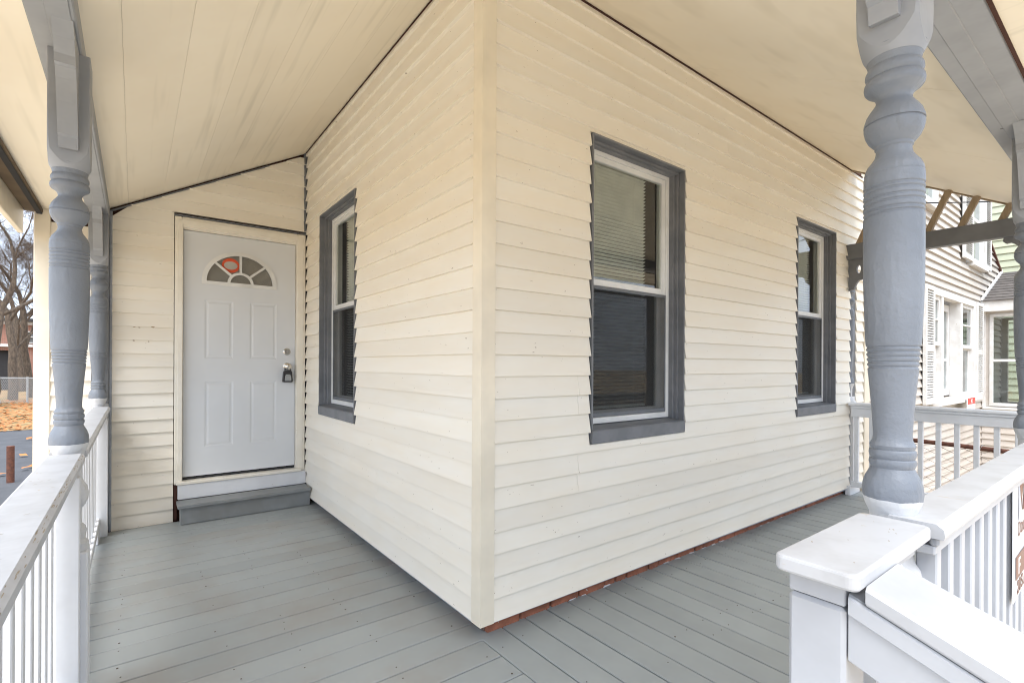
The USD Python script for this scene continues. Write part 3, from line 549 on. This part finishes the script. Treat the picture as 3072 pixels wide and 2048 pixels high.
# ---------------------------------------------------------------- railings
RZ = .921
def baluster(x0, x1, y0, y1, z0, z1, parent): obj('baluster', cb(x0, x1, y0, y1, z0, z1, .003), 'white_paint', parent)
def left_rail(label, ya, yb):
    r = thing('porch_railing', label, 'railing', 'white porch railings')
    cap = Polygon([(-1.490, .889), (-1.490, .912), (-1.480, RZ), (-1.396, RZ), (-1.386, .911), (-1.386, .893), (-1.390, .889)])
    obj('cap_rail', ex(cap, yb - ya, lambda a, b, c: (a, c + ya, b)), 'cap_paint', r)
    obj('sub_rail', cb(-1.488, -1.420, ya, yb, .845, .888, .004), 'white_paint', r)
    obj('bottom_rail', cb(-1.495, -1.440, ya, yb, .085, .135, .004), 'white_paint', r)
    y = yb - .118
    while y > ya + .03:
        baluster(-1.492, -1.456, y - .018, y + .018, .136, .844, r); y -= .131
    obj('end_stud', cb(-1.460, -1.397, yb - .04, yb - .001, .0, .844, .003), 'white_paint', r)
    q = 1 / math.sqrt(2)
    chips(r, 80, lambda u: ((-1.391, ya + (yb - ya) * u, RZ - .005), (0, 1, 0), (q, 0, -q)), .006, (q, 0, q)) if ya < 0 else None
    if ya < 0: chips(r, 26, lambda u: ((-1.44 + rng.uniform(-.03, .035), ya + (yb - ya) * u, RZ), (.8, .6, 0), (-.6, .8, 0)), .004, (0, 0, 1), (.003, .008))
    obj('foot_block', cb(-1.462, -1.440, yb - .22, yb - .05, .0, .084, .003), 'white_paint', r)
def chips(parent, n, path, spread, nrm, size=(.004, .022)):
    ms = []
    for k in range(n):
        u = rng.random(); p, tan, side = path(u); w, l = rng.uniform(.0006, .0018), rng.uniform(*size); off = rng.uniform(-spread, spread)
        ring_ = [(math.cos(t) * l * rng.uniform(.5, 1), math.sin(t) * w * rng.uniform(.5, 1)) for t in np.linspace(0, 6.283, 9)[:-1]]
        c0 = np.array(p) + np.array(side) * off + np.array(nrm) * .0004
        V = np.array([c0 + np.array(tan) * a + np.array(side) * b for a, b in ring_] + [c0]); F = [[i, (i + 1) % 8, 8] for i in range(8)]
        ms.append(trimesh.Trimesh(V, F, process=False))
    obj('paint_chip', ms, 'chip', parent, kind='stuff')
left_rail('nearest left porch railing with chipped white cap, up to the grey post', -1.40, .415)
left_rail('white porch railing between the left post and the door wall', .524, 2.735)
def right_rail(label, xa, xb, y0=-1.601, y1=-1.506):
    r = thing('porch_railing', label, 'railing', 'white porch railings')
    cap = Polygon([(y0, .893), (y0 - .002, .900), (y0, .913), (y0 + .012, RZ + .001), (y1 - .004, RZ + .001), (y1, .915), (y1, .893)])
    obj('cap_rail', ex(cap, xb - xa, lambda a, b, c: (c + xa, a, b)), 'cap_paint', r)
    obj('cove_strip', cb(xa + .012, xb, y0 + .010, y0 + .026, .874, .892, .004), 'shaded_white_paint', r)
    obj('sub_rail', cb(xa + .012, xb, y0 + .016, y1, .855, .8735, .003), 'shaded_white_paint', r)
    obj('bottom_rail', cb(xa, xb, y0 + .02, y1, .085, .135, .003), 'shaded_white_paint', r)
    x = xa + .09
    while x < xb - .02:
        obj('baluster', cb(x - .018, x + .018, y0 + .026, y0 + .062, .136, .854, .003), 'shaded_white_paint', r); x += .1045
    return r
right_rail('near white railing on the right between the large post and the next post', -.002 + .02, 1.998)
right_rail('white railing on the right beyond the post at the right edge', 2.112, 4.20)
# end railing
er = thing('porch_railing', 'white railing across the far end of the porch beyond the large post', 'railing', 'white porch railings')
obj('cap_rail', ex(Polygon([(4.205, .862), (4.200, .870), (4.203, .884), (4.212, .889), (4.30, .889), (4.30, .862)]), 1.40, lambda a, b, c: (a, -1.43 + c, b)), 'white_paint', er)
obj('cove_strip', cb(4.212, 4.232, -1.43, -.045, .838, .861, .004), 'white_paint', er)
obj('sub_rail', cb(4.222, 4.285, -1.43, -.045, .756, .837, .003), 'white_paint', er)
obj('bottom_rail', cb(4.222, 4.285, -1.43, -.045, .085, .135, .003), 'white_paint', er)
yy = -.085
while yy > -1.40:
    obj('baluster', cb(4.236, 4.270, yy - .0175, yy + .0175, .136, .755, .003), 'white_paint', er); yy -= .1213
# short railing by the stairs with its end post
sr = thing('stair_newel', 'boxed white newel with rounded cap where the stair railing starts', 'newel')
capP = Polygon([(-.402, -1.590), (-.402, -1.467), (-.012, -1.467), (-.012, -1.590)]).buffer(-.016).buffer(.016, quad_segs=6)
def slab_round(poly, z0, z1, c):
    rings2 = [(z0, -.003), (z0 + .004, 0), (z1 - c, 0), (z1 - c * .35, -c * .3), (z1, -c)]
    return hull([(x, y_, z) for z, b in rings2 for x, y_ in poly.buffer(b, quad_segs=6).exterior.coords])
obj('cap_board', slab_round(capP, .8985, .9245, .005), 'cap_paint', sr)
obj('trim_block', cb(-.371, -.014, -1.563, -1.480, .8605, .898, .002), 'shaded_white_paint', sr)
obj('newel_box', cb(-.371, -.285, -1.563, -1.4785, .0, .8575, .006), 'shaded_white_paint', sr)
obj('bottom_rail', cb(-.284, -.014, -1.555, -1.49, .085, .135, .003), 'shaded_white_paint', sr)
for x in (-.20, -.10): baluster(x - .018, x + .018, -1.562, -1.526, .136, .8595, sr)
chips(sr, 12, lambda u: ((-.38 + .35 * u, -1.53 + rng.uniform(-.04, .05), .9245), (.9, .43, 0), (-.43, .9, 0)), .004, (0, 0, 1), (.002, .006))
hr = thing('stair_railing', 'sloping white stair handrail leading down from the boxed newel', 'railing')
SS = .36
def sloped(x0, x1, ya, yb, zt, th, c=.005):
    P = []
    for yv in (ya, yb):
        z = zt + SS * (yv + 1.587)
        P += [(x0, yv, z - th + c), (x0, yv, z - c), (x0 + c, yv, z), (x1 - c, yv, z), (x1, yv, z - c), (x1, yv, z - th + c), (x1 - c, yv, z - th), (x0 + c, yv, z - th)]
    return hull(P)
obj('handrail', sloped(-.378, -.222, -1.592, -3.0, .906, .030, .006), 'dimmed_white_paint', hr)
obj('side_board', sloped(-.366, -.300, -1.566, -3.0, .874, .105, .003), 'shaded_white_paint', hr)
obj('side_strip', sloped(-.374, -.367, -1.568, -3.0, .874, .030, .003), 'shaded_white_paint', hr)
0 and obj('top_wedge', hull([(x, y_, z) for x in (-.366, -.24) for y_, z in ((-1.566, .8805), (-1.566, .840), (-1.70, .835), (-1.70, .80))]), 'shaded_white_paint', hr)
obj('lower_rail', sloped(-.355, -.30, -1.566, -3.0, .20, .06, .003), 'shaded_white_paint', hr)
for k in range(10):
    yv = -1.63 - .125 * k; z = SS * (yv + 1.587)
    obj('baluster', cb(-.345, -.31, yv - .018, yv + .018, .16 + z, .775 + z, .003), 'shaded_white_paint', hr)
obj('lower_newel', cb(-.40, -.28, -3.12, -3.0, GZ, .55, .006), 'shaded_white_paint', hr)
sx = thing('porch_stairs', 'grey wooden stairs up to the porch', kind='structure')
for k in range(3):
    obj('stair_tread', cb(-1.40, -.30, -1.66 - .28 * (k + 1), -1.66 - .28 * k + .02, -.19 * (k + 1) - .03, -.19 * (k + 1), .004), 'deck', sx)
    obj('stair_riser', bx(-1.38, -.32, -1.66 - .28 * k, -1.66 - .28 * k + .015, -.19 * (k + 1), -.19 * k - .03), 'deck', sx)

# sale sign on the outside of the right railing
sg_ = thing('sale_sign', 'white sale sign with brown lettering tied outside the right railing', 'sign')
us = np.linspace(0, .62, 14)
SX0 = 0.9049
curve = lambda u: -1.5775 - .003 * math.exp(-((u) / .12) ** 2)
V = [(SX0 + u, curve(u) - t, z) for t in (0, .003) for u in us for z in (0.5057, 0.8924)]
nU = len(us); F = []
for t in (0, 1):
    for k in range(nU - 1):
        a = t * 2 * nU + 2 * k; F.append([a, a + 2, a + 3, a + 1] if t else [a, a + 1, a + 3, a + 2])
for k in range(nU - 1):
    a, b = 2 * k, 2 * nU + 2 * k; F += [[a, a + 2, b + 2, b], [a + 1, b + 1, b + 3, a + 3]]
F += [[0, 2 * nU, 2 * nU + 1, 1], [2 * nU - 2, 2 * nU - 1, 4 * nU - 1, 4 * nU - 2]]
obj('panel', (np.array(V), np.array(F)), 'sign_white', sg_)
def on_sign(poly, mtl, name, lift=.0012):
    t = ex(poly, .0008, lambda a, b, c: (a, c * 0, b)); v = t.vertices.copy()
    p = trimesh.creation.extrude_polygon(poly, .0008, engine='earcut') if poly.geom_type == 'Polygon' else t
    v = p.vertices; p.vertices = np.stack([v[:, 0], np.array([curve(x - SX0) for x in v[:, 0]]) - .003 - lift - v[:, 2], v[:, 1]], 1); p.fix_normals(); obj(name, p, mtl, sg_)
def text_on(s, x, z, h, mtl, name, lift=.0012, wide=1.0, bold=True):
    t = meshkit.text_mesh(s, h, .0008, bold); v = t.vertices
    t.vertices = np.stack([v[:, 0] * wide + x, np.array([curve(q * wide + x - SX0) for q in v[:, 0]]) - .003 - lift - v[:, 2], v[:, 1] + z], 1); t.fix_normals(); obj(name, t, mtl, sg_)
on_sign(Polygon([(0.9988, 0.8847), (1.0927, 0.8516), (1.0662, 0.8118), (1.0662, 0.7676)]), 'sign_brown', 'brown_triangle')
on_sign(Polygon([(0.9988, 0.8781), (1.0574, 0.7676), (0.9933, 0.7455)]), 'sign_grey', 'grey_triangle')
on_sign(Polygon([(1.1922, 0.8648), (1.1093, 0.8482), (1.0839, 0.7676), (1.1922, 0.7543)]), 'sign_brown', 'brown_triangle')
text_on('Doug', 0.9878, 0.6969, 0.0442, 'sign_brown', 'lettering', wide=1.25, bold=False)
on_sign(Polygon([(0.9403, 0.5687), (1.4021, 0.5687), (1.4021, 0.6405), (0.9403, 0.6405)]), 'sign_brown', 'brown_band')
text_on('FOR', 0.9767, 0.5808, 0.0475, 'sign_white', 'lettering', lift=.0024, wide=1.25)
text_on('203.6', 0.9679, 0.5179, 0.0398, 'sign_brown', 'lettering', wide=1.15)

# ================================================================ NEIGHBOUR ON THE RIGHT
YN = .20
nb = thing('neighbour_house', 'beige sided house next door with white shutters and glazed sun porch', 'house')
poly = Polygon([(5.2, GZ), (13.4, GZ), (13.4, 2.9), (12.947, 3.158), (11.88, 3.615), (11.88, 6.4), (5.2, 6.4)])
W1 = (7.93, 10.53, .74, 2.33); W2 = (9.60, 11.75, 3.0, 4.75); W3 = (6.6, 8.27, 3.50, 5.2)
op = [sbox(W1[0], W1[2], W1[1], W1[3]), sbox(10.33, 3.05, 11.22, 4.7), sbox(6.98, 3.55, 8.15, 5.1)]
obj('wall', ex(poly.difference(unary_union(op)), .12, lambda a, b, c: (a, YN + .02 + c, b)), 'beige_siding', nb)
obj('wall', [bx(5.2, 13.4, 8.0, 8.1, GZ, 6.4), bx(5.2, 5.3, YN + .14, 8, GZ, 6.4), bx(11.8, 11.88, YN + .14, 8, GZ, 6.4)], 'beige_siding', nb)
obj('room_lining', bx(5.3, 11.8, 3.0, 3.05, GZ, 6.3), 'interior', nb)
PC = .1145; n = 0
blk = unary_union([sbox(W1[0] - .05, W1[2] - .07, W1[1] + .05, W1[3] + .05), sbox(W2[0], W2[2], W2[1], W2[3]), sbox(W3[0], W3[2], W3[1] + .05, W3[3])])
while GZ + .1 + n * PC < 6.3:
    z0 = GZ + .1 + n * PC; n += 1
    reg = sbox(5.2, z0, 13.4, z0 + PC).intersection(poly).difference(blk)
    for g in getattr(reg, 'geoms', [reg]):
        if g.is_empty or g.area < .002: continue
        t = trimesh.creation.extrude_polygon(g, .001, engine='earcut'); v = t.vertices; back = v[:, 2] > .0005
        off = -(.003 + .030 * (1 - (v[:, 1] - z0) / PC))
        t.vertices = np.stack([v[:, 0], YN + np.where(back, .019, off), v[:, 1]], 1); t.fix_normals(); obj('siding_board', t, 'beige_siding', nb)
WN = lambda u, d, z: (u, YN + d, z)
obj('rake_trim', hull([(x, YN + d, z) for x, z in ((11.86, 3.615), (11.86, 3.66), (12.96, 3.155), (12.96, 3.20)) for d in (-.05, .02)]), 'rust', nb)
obj('corner_board', wb_(WN, 11.79, 11.895, -.035, .02, 3.63, 6.4), 'far_white', nb)
obj('corner_board', wb_(WN, 5.13, 5.25, -.035, .02, GZ, 6.4), 'far_white', nb)
# triple window
tw = thing('window', parent=nb)
obj('outer_casing', [ring(W1[0] - .05, W1[1] + .05, W1[2] - .02, W1[3] + .06, .10, -.05, .06, WN, wb=.001), wb_(WN, W1[0] - .08, W1[1] + .08, -.14, .08, W1[2] - .07, W1[2] - .015)], 'far_white', tw)
for u0, u1 in ((8.40, 8.50), (9.55, 9.68)): obj('mullion', wb_(WN, u0, u1, -.045, .10, W1[2] - .015, W1[3] - .03), 'far_white', tw)
for u0, u1 in ((7.98, 8.40), (9.68, 10.48)):
    obj('sash', [ring(u0, u1, W1[2], 1.58, .06, .02, .06, WN), ring(u0, u1, 1.55, W1[3] - .04, .06, -.02, .02, WN), wb_(WN, (u0), (u1), -.015, .015, 1.93, 1.955)], 'far_white', tw)
    obj('glass_pane', [wb_(WN, u0 + .05, u1 - .05, .035, .04, W1[2] + .05, 1.54), wb_(WN, u0 + .05, u1 - .05, -.002, .003, 1.6, W1[3] - .09)], 'far_glass', tw)
    obj('curtain', wb_(WN, u0, u1, .25, .26, W1[2], W1[3]), 'curtain', tw)
obj('sash', [ring(8.50, 9.55, W1[2] + .03, W1[3] - .08, .11, .10, .15, WN), ring(8.66, 9.2, W1[2] + .14, W1[3] - .2, .05, .15, .18, WN), wb_(WN, 8.6, 9.45, .11, .14, 1.33, 1.37)], 'far_white', tw)
obj('glass_pane', wb_(WN, 8.6, 9.45, .12, .125, W1[2] + .1, W1[3] - .15), 'far_glass', tw)
obj('curtain', [wb_(WN, 8.5, 8.78, .4, .42, W1[2], W1[3]), wb_(WN, 9.15, 9.6, .4, .42, W1[2], W1[3])], 'curtain', tw)
def shutter(u0, u1, z0, z1, split):
    s = thing('shutter', parent=nb)
    obj('shutter_frame', [ring(u0, u1, z0, z1, .055, -.075, -.035, WN, wb=.09, wt=.06), wb_(WN, u0 + .05, u1 - .05, -.074, -.036, split - .05, split + .05)], 'far_white', s)
    lv = []; z = z0 + .105
    while z < z1 - .07:
        if abs(z - split) > .06: lv.append(hull([(u, YN - .07 + q * .028, z + q * .026 + e) for u in (u0 + .05, u1 - .05) for q in (0, 1) for e in (0, .009)]))
        z += .036
    for l in lv: obj('louvre', l, 'far_white', s)
    obj('shutter_back', wb_(WN, u0 + .04, u1 - .04, -.036, -.028, z0 + .05, z1 - .05), 'far_white', s)
shutter(7.46, 7.90, .705, 2.385, 1.50); shutter(10.60, 11.10, .70, 2.385, 1.50)
shutter(9.66, 10.28, 3.05, 4.70, 3.85); shutter(11.24, 11.74, 3.05, 4.70, 3.85)
for (u0, u1, z0, z1) in ((10.33, 11.22, 3.05, 4.7), (6.98, 8.15, 3.55, 5.1)):
    w = thing('window', parent=nb)
    obj('frame', [ring(u0, u1, z0, z1, .09, -.05, .08, WN), wb_(WN, u0 + .08, u1 - .08, -.01, .03, (z0 + z1) / 2 - .03, (z0 + z1) / 2 + .03), wb_(WN, u0 - .1, u1 + .1, -.10, .02, z0 - .06, z0 - .001)], 'far_white', w)
    obj('glass_pane', wb_(WN, u0 + .08, u1 - .08, .0, .005, z0 + .08, z1 - .08), 'far_glass', w)
    obj('curtain', wb_(WN, u0, u1, .2, .21, z0, z1), 'far_white', w)
# sun porch
SX = 11.25; WS = lambda u, d, z: (SX + d, u, z)
sp = thing('sun_porch', parent=nb)
def spwall(x0, x1):
    q = sbox(-2.6, GZ, YN - .0, 2.25).difference(unary_union([sbox(-.75, .53, .075, 2.20), sbox(-1.7, .53, -.85, 2.20), sbox(-2.5, .53, -1.8, 2.20)]))
    return ex(q, x1 - x0, lambda a, b, c: (x0 + c, a, b))
obj('side_wall', [spwall(SX, SX + .10), spwall(13.0, 13.1)], 'beige_siding', sp)
n = 0
while GZ + .1 + n * PC < .43:
    z0 = GZ + .1 + n * PC; n += 1
    obj('siding_board', hull([(SX + o, y_, z) for y_ in (-2.6, YN - .03) for z, o in ((z0, -.025), (z0 + PC, -.003), (z0, -.001), (z0 + PC, -.001))]), 'beige_siding', sp)
obj('corner_trim', cb(SX - .03, SX - .001, .125, YN - .03, .5, 2.25), 'far_white', sp)
for a, b in ((-.75, .075), (-1.7, -.85), (-2.5, -1.8)):
    obj('window_frame', [ring(a, b, .53, 2.20, .05, -.02, .06, WS, wb=.055), wb_(WS, a + .04, b - .04, .0, .04, 1.335, 1.38)], 'far_white', sp)
    obj('glass_pane', wb_(WS, a + .04, b - .04, .015, .02, .57, 2.16), 'far_glass', sp)
obj('window_ledge', cb(SX - .07, SX - .002, -2.6, YN - .04, .47, .505), 'far_white', sp)
obj('fascia', [cb(SX - .14, SX - .10, -2.75, YN - .03, 2.245, 2.435), bx(SX - .10, SX + .02, -2.7, YN - .03, 2.245, 2.26)], 'far_white', sp)
obj('front_wall', bx(SX, 13.1, -2.7, -2.6, GZ, .5), 'beige_siding', sp)
for k in range(11):      # courses of shingles, lapped
    f0, f1 = k / 11, (k + 1) / 11 + .02
    x0, x1 = SX - .17 + 1.87 * f0, SX - .17 + 1.87 * f1; z0, z1 = 2.425 + .735 * f0, 2.425 + .735 * f1
    obj('shingle_course', hull([(x, y_, z + e) for x, z, l in ((x0, z0, .024), (x1, z1, .006)) for y_ in (-2.8, YN - .03) for e in (l, l - .02)]), 'shingle', sp)
obj('rake_flashing', hull([(x, y_, z + e) for x, z in ((SX - .17, 2.44), (12.95, 3.18)) for y_ in (YN - .055, YN - .028) for e in (-.02, .05)]), 'far_white', sp)
rs = thing('warning_sign', 'small red and white warning sign under the neighbour window', 'sign', loc=(0, 0, 0))
obj('sign_plate', wb_(WN, 9.32, 9.86, -.17, -.16, .44, .755), 'sign_white', rs)
obj('red_panel', wb_(WN, 9.345, 9.84, -.173, -.1705, .635, .735), 'sign_red', rs)
t = meshkit.text_mesh('NO', .06, .001, True); v = t.vertices; t.vertices = np.stack([v[:, 0] + 9.53, YN - .1735 - v[:, 2], v[:, 1] + .655], 1); t.fix_normals(); obj('lettering', t, 'sign_white', rs)
for z in (.60, .575, .50): obj('print_line', wb_(WN, 9.38, 9.80, -.1715, -.1705, z - .008, z), 'print_grey', rs)
obj('red_line', wb_(WN, 9.345, 9.84, -.172, -.1705, .53, .545), 'sign_red', rs)
# green house behind
gh = thing('green_house', 'pale green sided house behind the neighbour sun porch', 'house')
obj('wall', bx(16.0, 22, -4.5, 9, GZ, 8.5), 'green_siding', gh)
n = 0
while GZ + n * .172 < 8.4:
    z0 = GZ + n * .172; n += 1
    obj('siding_board', hull([(16.0 + o, y_, z) for y_ in (-4.5, 9) for z, o in ((z0, -.03), (z0 + .172, -.004), (z0, -.001), (z0 + .172, -.001))]), 'green_siding', gh)
obj('roof', hull([(15.6, -4.9, 8.5), (22.4, -4.9, 8.5), (15.6, 9.4, 8.5), (22.4, 9.4, 8.5), (19, -4.9, 11), (19, 9.4, 11)]), 'roof_felt', gh)
# chain link fence beside the porch end
cf = thing('chain_fence', 'rusty chain link fence between the porch end and the beige house', 'fence')
obj('top_rail', tube([(5.0, -3.2, .44), (5.0, -1.5, .46), (5.0, -.6, .49), (5.0, .15, .505)], .021, 10), 'rust', cf, smooth=True)
for y_ in (.12, -2.3): obj('fence_post', tube([(5.03, y_, GZ), (5.03, y_, .52)], .028, 10), 'rust', cf, smooth=True)
wires = []
pw = .092
for k in range(36):
    y0 = .15 - k * pw; zs = np.arange(GZ + .02, .48, pw * .5)
    pts = [(4.985 + (.003 if i % 2 else -.003), y0 - (pw * .51 if (i + k) % 2 else -pw * .51), z) for i, z in enumerate(zs)]
    wires.append(tube(pts, .0028, 4))
obj('chain_mesh', wires, 'wire_rust', cf)
obj('tie_wire', [tube([(5.0 + .025 * math.cos(t), y_ + .006 * t, .49 + .025 * math.sin(t)) for t in np.linspace(0, 6.3, 14)], .002, 4) for y_ in (-.42, -.86, -1.4)], 'galvanised', cf)
obj('cable', tube([(6.0, y_, 3.12 + .23 * (y_ + .19) + .02 * (y_ + .5) ** 2) for y_ in np.linspace(.1, -7, 14)], .006, 5), 'dark_gap', label='thin dark cable running past the open porch end', cat='cable')

# ================================================================ BACKGROUND ON THE LEFT
bo = obj('bollard', [lathe([(0, .05), (.60, .05), (.606, .046), (.608, .02)], 20).apply_translation((-2.87, 9.68, GZ))], 'rust', smooth=35, label='rusty pipe bollard on the asphalt driveway', cat='bollard')
lf = thing('chain_fence', 'grey chain link fence behind the fallen leaves', 'fence')
fx = [-12, -9.2, -6.4, -5.35, -2.5, .5]
fy = lambda x: 32.2 - .75 * (x + 6.4) 
for x in fx: obj('fence_post', tube([(x, fy(x), GZ), (x - (.25 if x == -6.4 else 0), fy(x), .55)], .04, 8), 'galvanised', lf)
obj('top_rail', tube([(x, fy(x), .49) for x in fx], .025, 6), 'galvanised', lf)
wires = []
for k in range(180):
    for s in (-1, 1):
        x0 = -12 + k * .07; pts = [(x0, GZ + .02), (x0 + s * 1.2, .48)]
        wires.append(tube([(p[0], fy(p[0]) - .04, p[1]) for p in pts], .005, 3))
obj('chain_mesh', wires, 'galvanised', lf)
bb = thing('brick_building', 'red brick building with a dark garage opening behind the bare trees', 'building')
obj('wall', ex(sbox(-30, GZ, 8, 4.1).difference(unary_union([sbox(-9.5, GZ, -8.05, 2.1)] + [sbox(u, 2.7, u + 1.0, 3.5) for u in (-7.5, -10.6)])), .3, lambda a, b, c: (a, 48 + c, b)), 'far_brick', bb)
obj('band', [bx(-30, 8, 47.8, 47.999, 2.35, 2.55), bx(-30, 8, 47.8, 47.999, 3.95, 4.15)], 'far_white', bb)
obj('garage_opening', bx(-9.6, -8.0, 48.31, 48.4, GZ, 2.2), 'dark_gap', bb)
for u in (-7.5, -10.6):
    w = thing('window', parent=bb)
    obj('frame', [bx(u, u + .1, 47.95, 48.1, 2.7, 3.5), bx(u + .9, u + 1.0, 47.95, 48.1, 2.7, 3.5), bx(u + .1, u + .9, 47.95, 48.1, 3.05, 3.13), bx(u - .05, u + 1.05, 47.9, 48.1, 2.63, 2.699), bx(u + .1, u + .9, 47.95, 48.1, 3.42, 3.5)], 'far_white', w)
    obj('glass_pane', bx(u + .1, u + .9, 48.11, 48.13, 2.7, 3.42), 'curtain', w)
obj('roof', bx(-30.3, 8.3, 47.6, 60, 4.15, 4.4), 'roof_felt', bb)

def bare_tree(seed, x, y, h, r, label, cat='tree', fork=None, lean=(0, 0), depth=5, name='bare_tree', group='bare trees around the house'):
    g = np.random.default_rng(seed); big, fine = [], []
    def grow(p, d, L, r0, lev):
        n = 5 if lev < 2 else 4; pts = [p]; q = np.array(p, float); dd = np.array(d, float)
        for i in range(n):
            dd = dd + g.normal(0, .10 + .05 * lev, 3) + np.array([0, 0, .05]); dd /= np.linalg.norm(dd); q = q + dd * L / n; pts.append(q.copy())
        r1 = r0 * (.66 if lev == 0 else .5)
        (big if lev < 3 else fine).append(tube(pts, np.linspace(r0, r1, n + 1), 9 if lev == 0 else 6 if lev < 3 else 3))
        if lev >= depth: return
        kids = 3 if lev < 1 else 4 if lev < 3 else 5
        for k in range(kids):
            f = 1.0 if k == 0 else g.uniform(.3, .98); i = min(int(f * n), n - 1)
            o = np.array(pts[i]) + (np.array(pts[i + 1]) - pts[i]) * (f * n - i if f < 1 else 1)
            perp = np.cross(dd, g.normal(0, 1, 3)); perp /= np.linalg.norm(perp); a = g.uniform(.45, 1.05) if k else g.uniform(.15, .5)
            nd = dd * math.cos(a) + perp * math.sin(a); nd[2] += .12 if lev < 2 else 0
            grow(o, nd / np.linalg.norm(nd), L * g.uniform(.52, .8), max(r1 * (.95 if k == 0 else g.uniform(.45, .8)), .0045), lev + 1)
    t = thing(name, label, cat, group)
    grow((x, y, GZ - .1), (lean[0], lean[1], 1), h, r, 0)
    obj('trunk', big, 'bark', t, smooth=True); obj('twigs', fine, 'twig', t)
def far_at(a, dep): return CAM[0] + dep * (fw[0] + a * rt[0]), CAM[1] + dep * (fw[1] + a * rt[1])
bare_tree(11, *far_at(-1.006, 26), 4.8, .21, 'thick bare tree just behind the chain link fence, left of the white corner board', depth=6)
bare_tree(5, *far_at(-.966, 28), 5.0, .20, 'bare tree beside the white corner board, half hidden by it', lean=(-.06, 0), depth=6)
bare_tree(23, *far_at(-1.05, 22), 4.6, .19, 'bare tree at the left picture edge behind the driveway', depth=6, lean=(.12, 0))
bare_tree(31, *far_at(-.988, 34), 6.0, .22, 'slim bare tree in front of the brick building', depth=6)
bare_tree(41, *far_at(-1.03, 40), 5.0, .2, 'far bare tree left of the garage opening', depth=5)
# street side, seen mirrored in the window panes
bare_tree(51, 5.5, -6.4, 4.0, .22, 'bare street tree across the lawn, mirrored in the window panes', depth=5)
bare_tree(52, 13.5, -16.0, 4.6, .26, 'bare tree on the far side of the street', depth=5)
bare_tree(53, 1.0, -17.5, 4.6, .26, 'bare tree beyond the street in front of the white house', depth=5)
sh = thing('street_house', 'white house on the far side of the street', 'house')
obj('wall', bx(2, 12, -30, -22, GZ, 5.2), 'far_white', sh)
obj('roof', hull([(1.6, -30.4, 5.2), (12.4, -30.4, 5.2), (1.6, -21.6, 5.2), (12.4, -21.6, 5.2), (1.6, -26, 8.4), (12.4, -26, 8.4)]), 'roof_felt', sh)
for u in (3, 5.6, 8.2, 10.4):
    for z in (.6, 3.1): obj('window', bx(u, u + .95, -22.0, -21.96, z, z + 1.5), 'interior', sh)
# fallen leaves
lv = []
N = 9000
px_ = nrg.uniform(-13, 2, N); py_ = 18.1 + 16 * nrg.random(N) ** 1.15; s = nrg.uniform(.05, .11, N); a = nrg.uniform(0, 6.28, N)
extra = 60; px_[:extra] = nrg.uniform(-6, -2.4, extra); py_[:extra] = nrg.uniform(7, 18, extra)
c, sn = np.cos(a), np.sin(a); base = np.array([(-1, 0), (0, -.55), (1.1, 0), (0, .55)])
ux = (base[:, 0][None] * c[:, None] - base[:, 1][None] * sn[:, None]) * s[:, None] + px_[:, None]; uy = (base[:, 0][None] * sn[:, None] + base[:, 1][None] * c[:, None]) * s[:, None] + py_[:, None]
uz = GZ + .02 + nrg.uniform(0, .03, (N, 1)) + nrg.uniform(0, .045, (N, 4))
Vv = np.stack([ux, uy, uz], -1).reshape(-1, 3); ii = np.arange(N)[:, None] * 4
obj('fallen_leaves', trimesh.Trimesh(Vv, np.concatenate([ii + [0, 1, 2], ii + [0, 2, 3]]), process=False), 'leaf_litter', kind='stuff', label='orange and brown fallen leaves behind the driveway', cat='leaves')
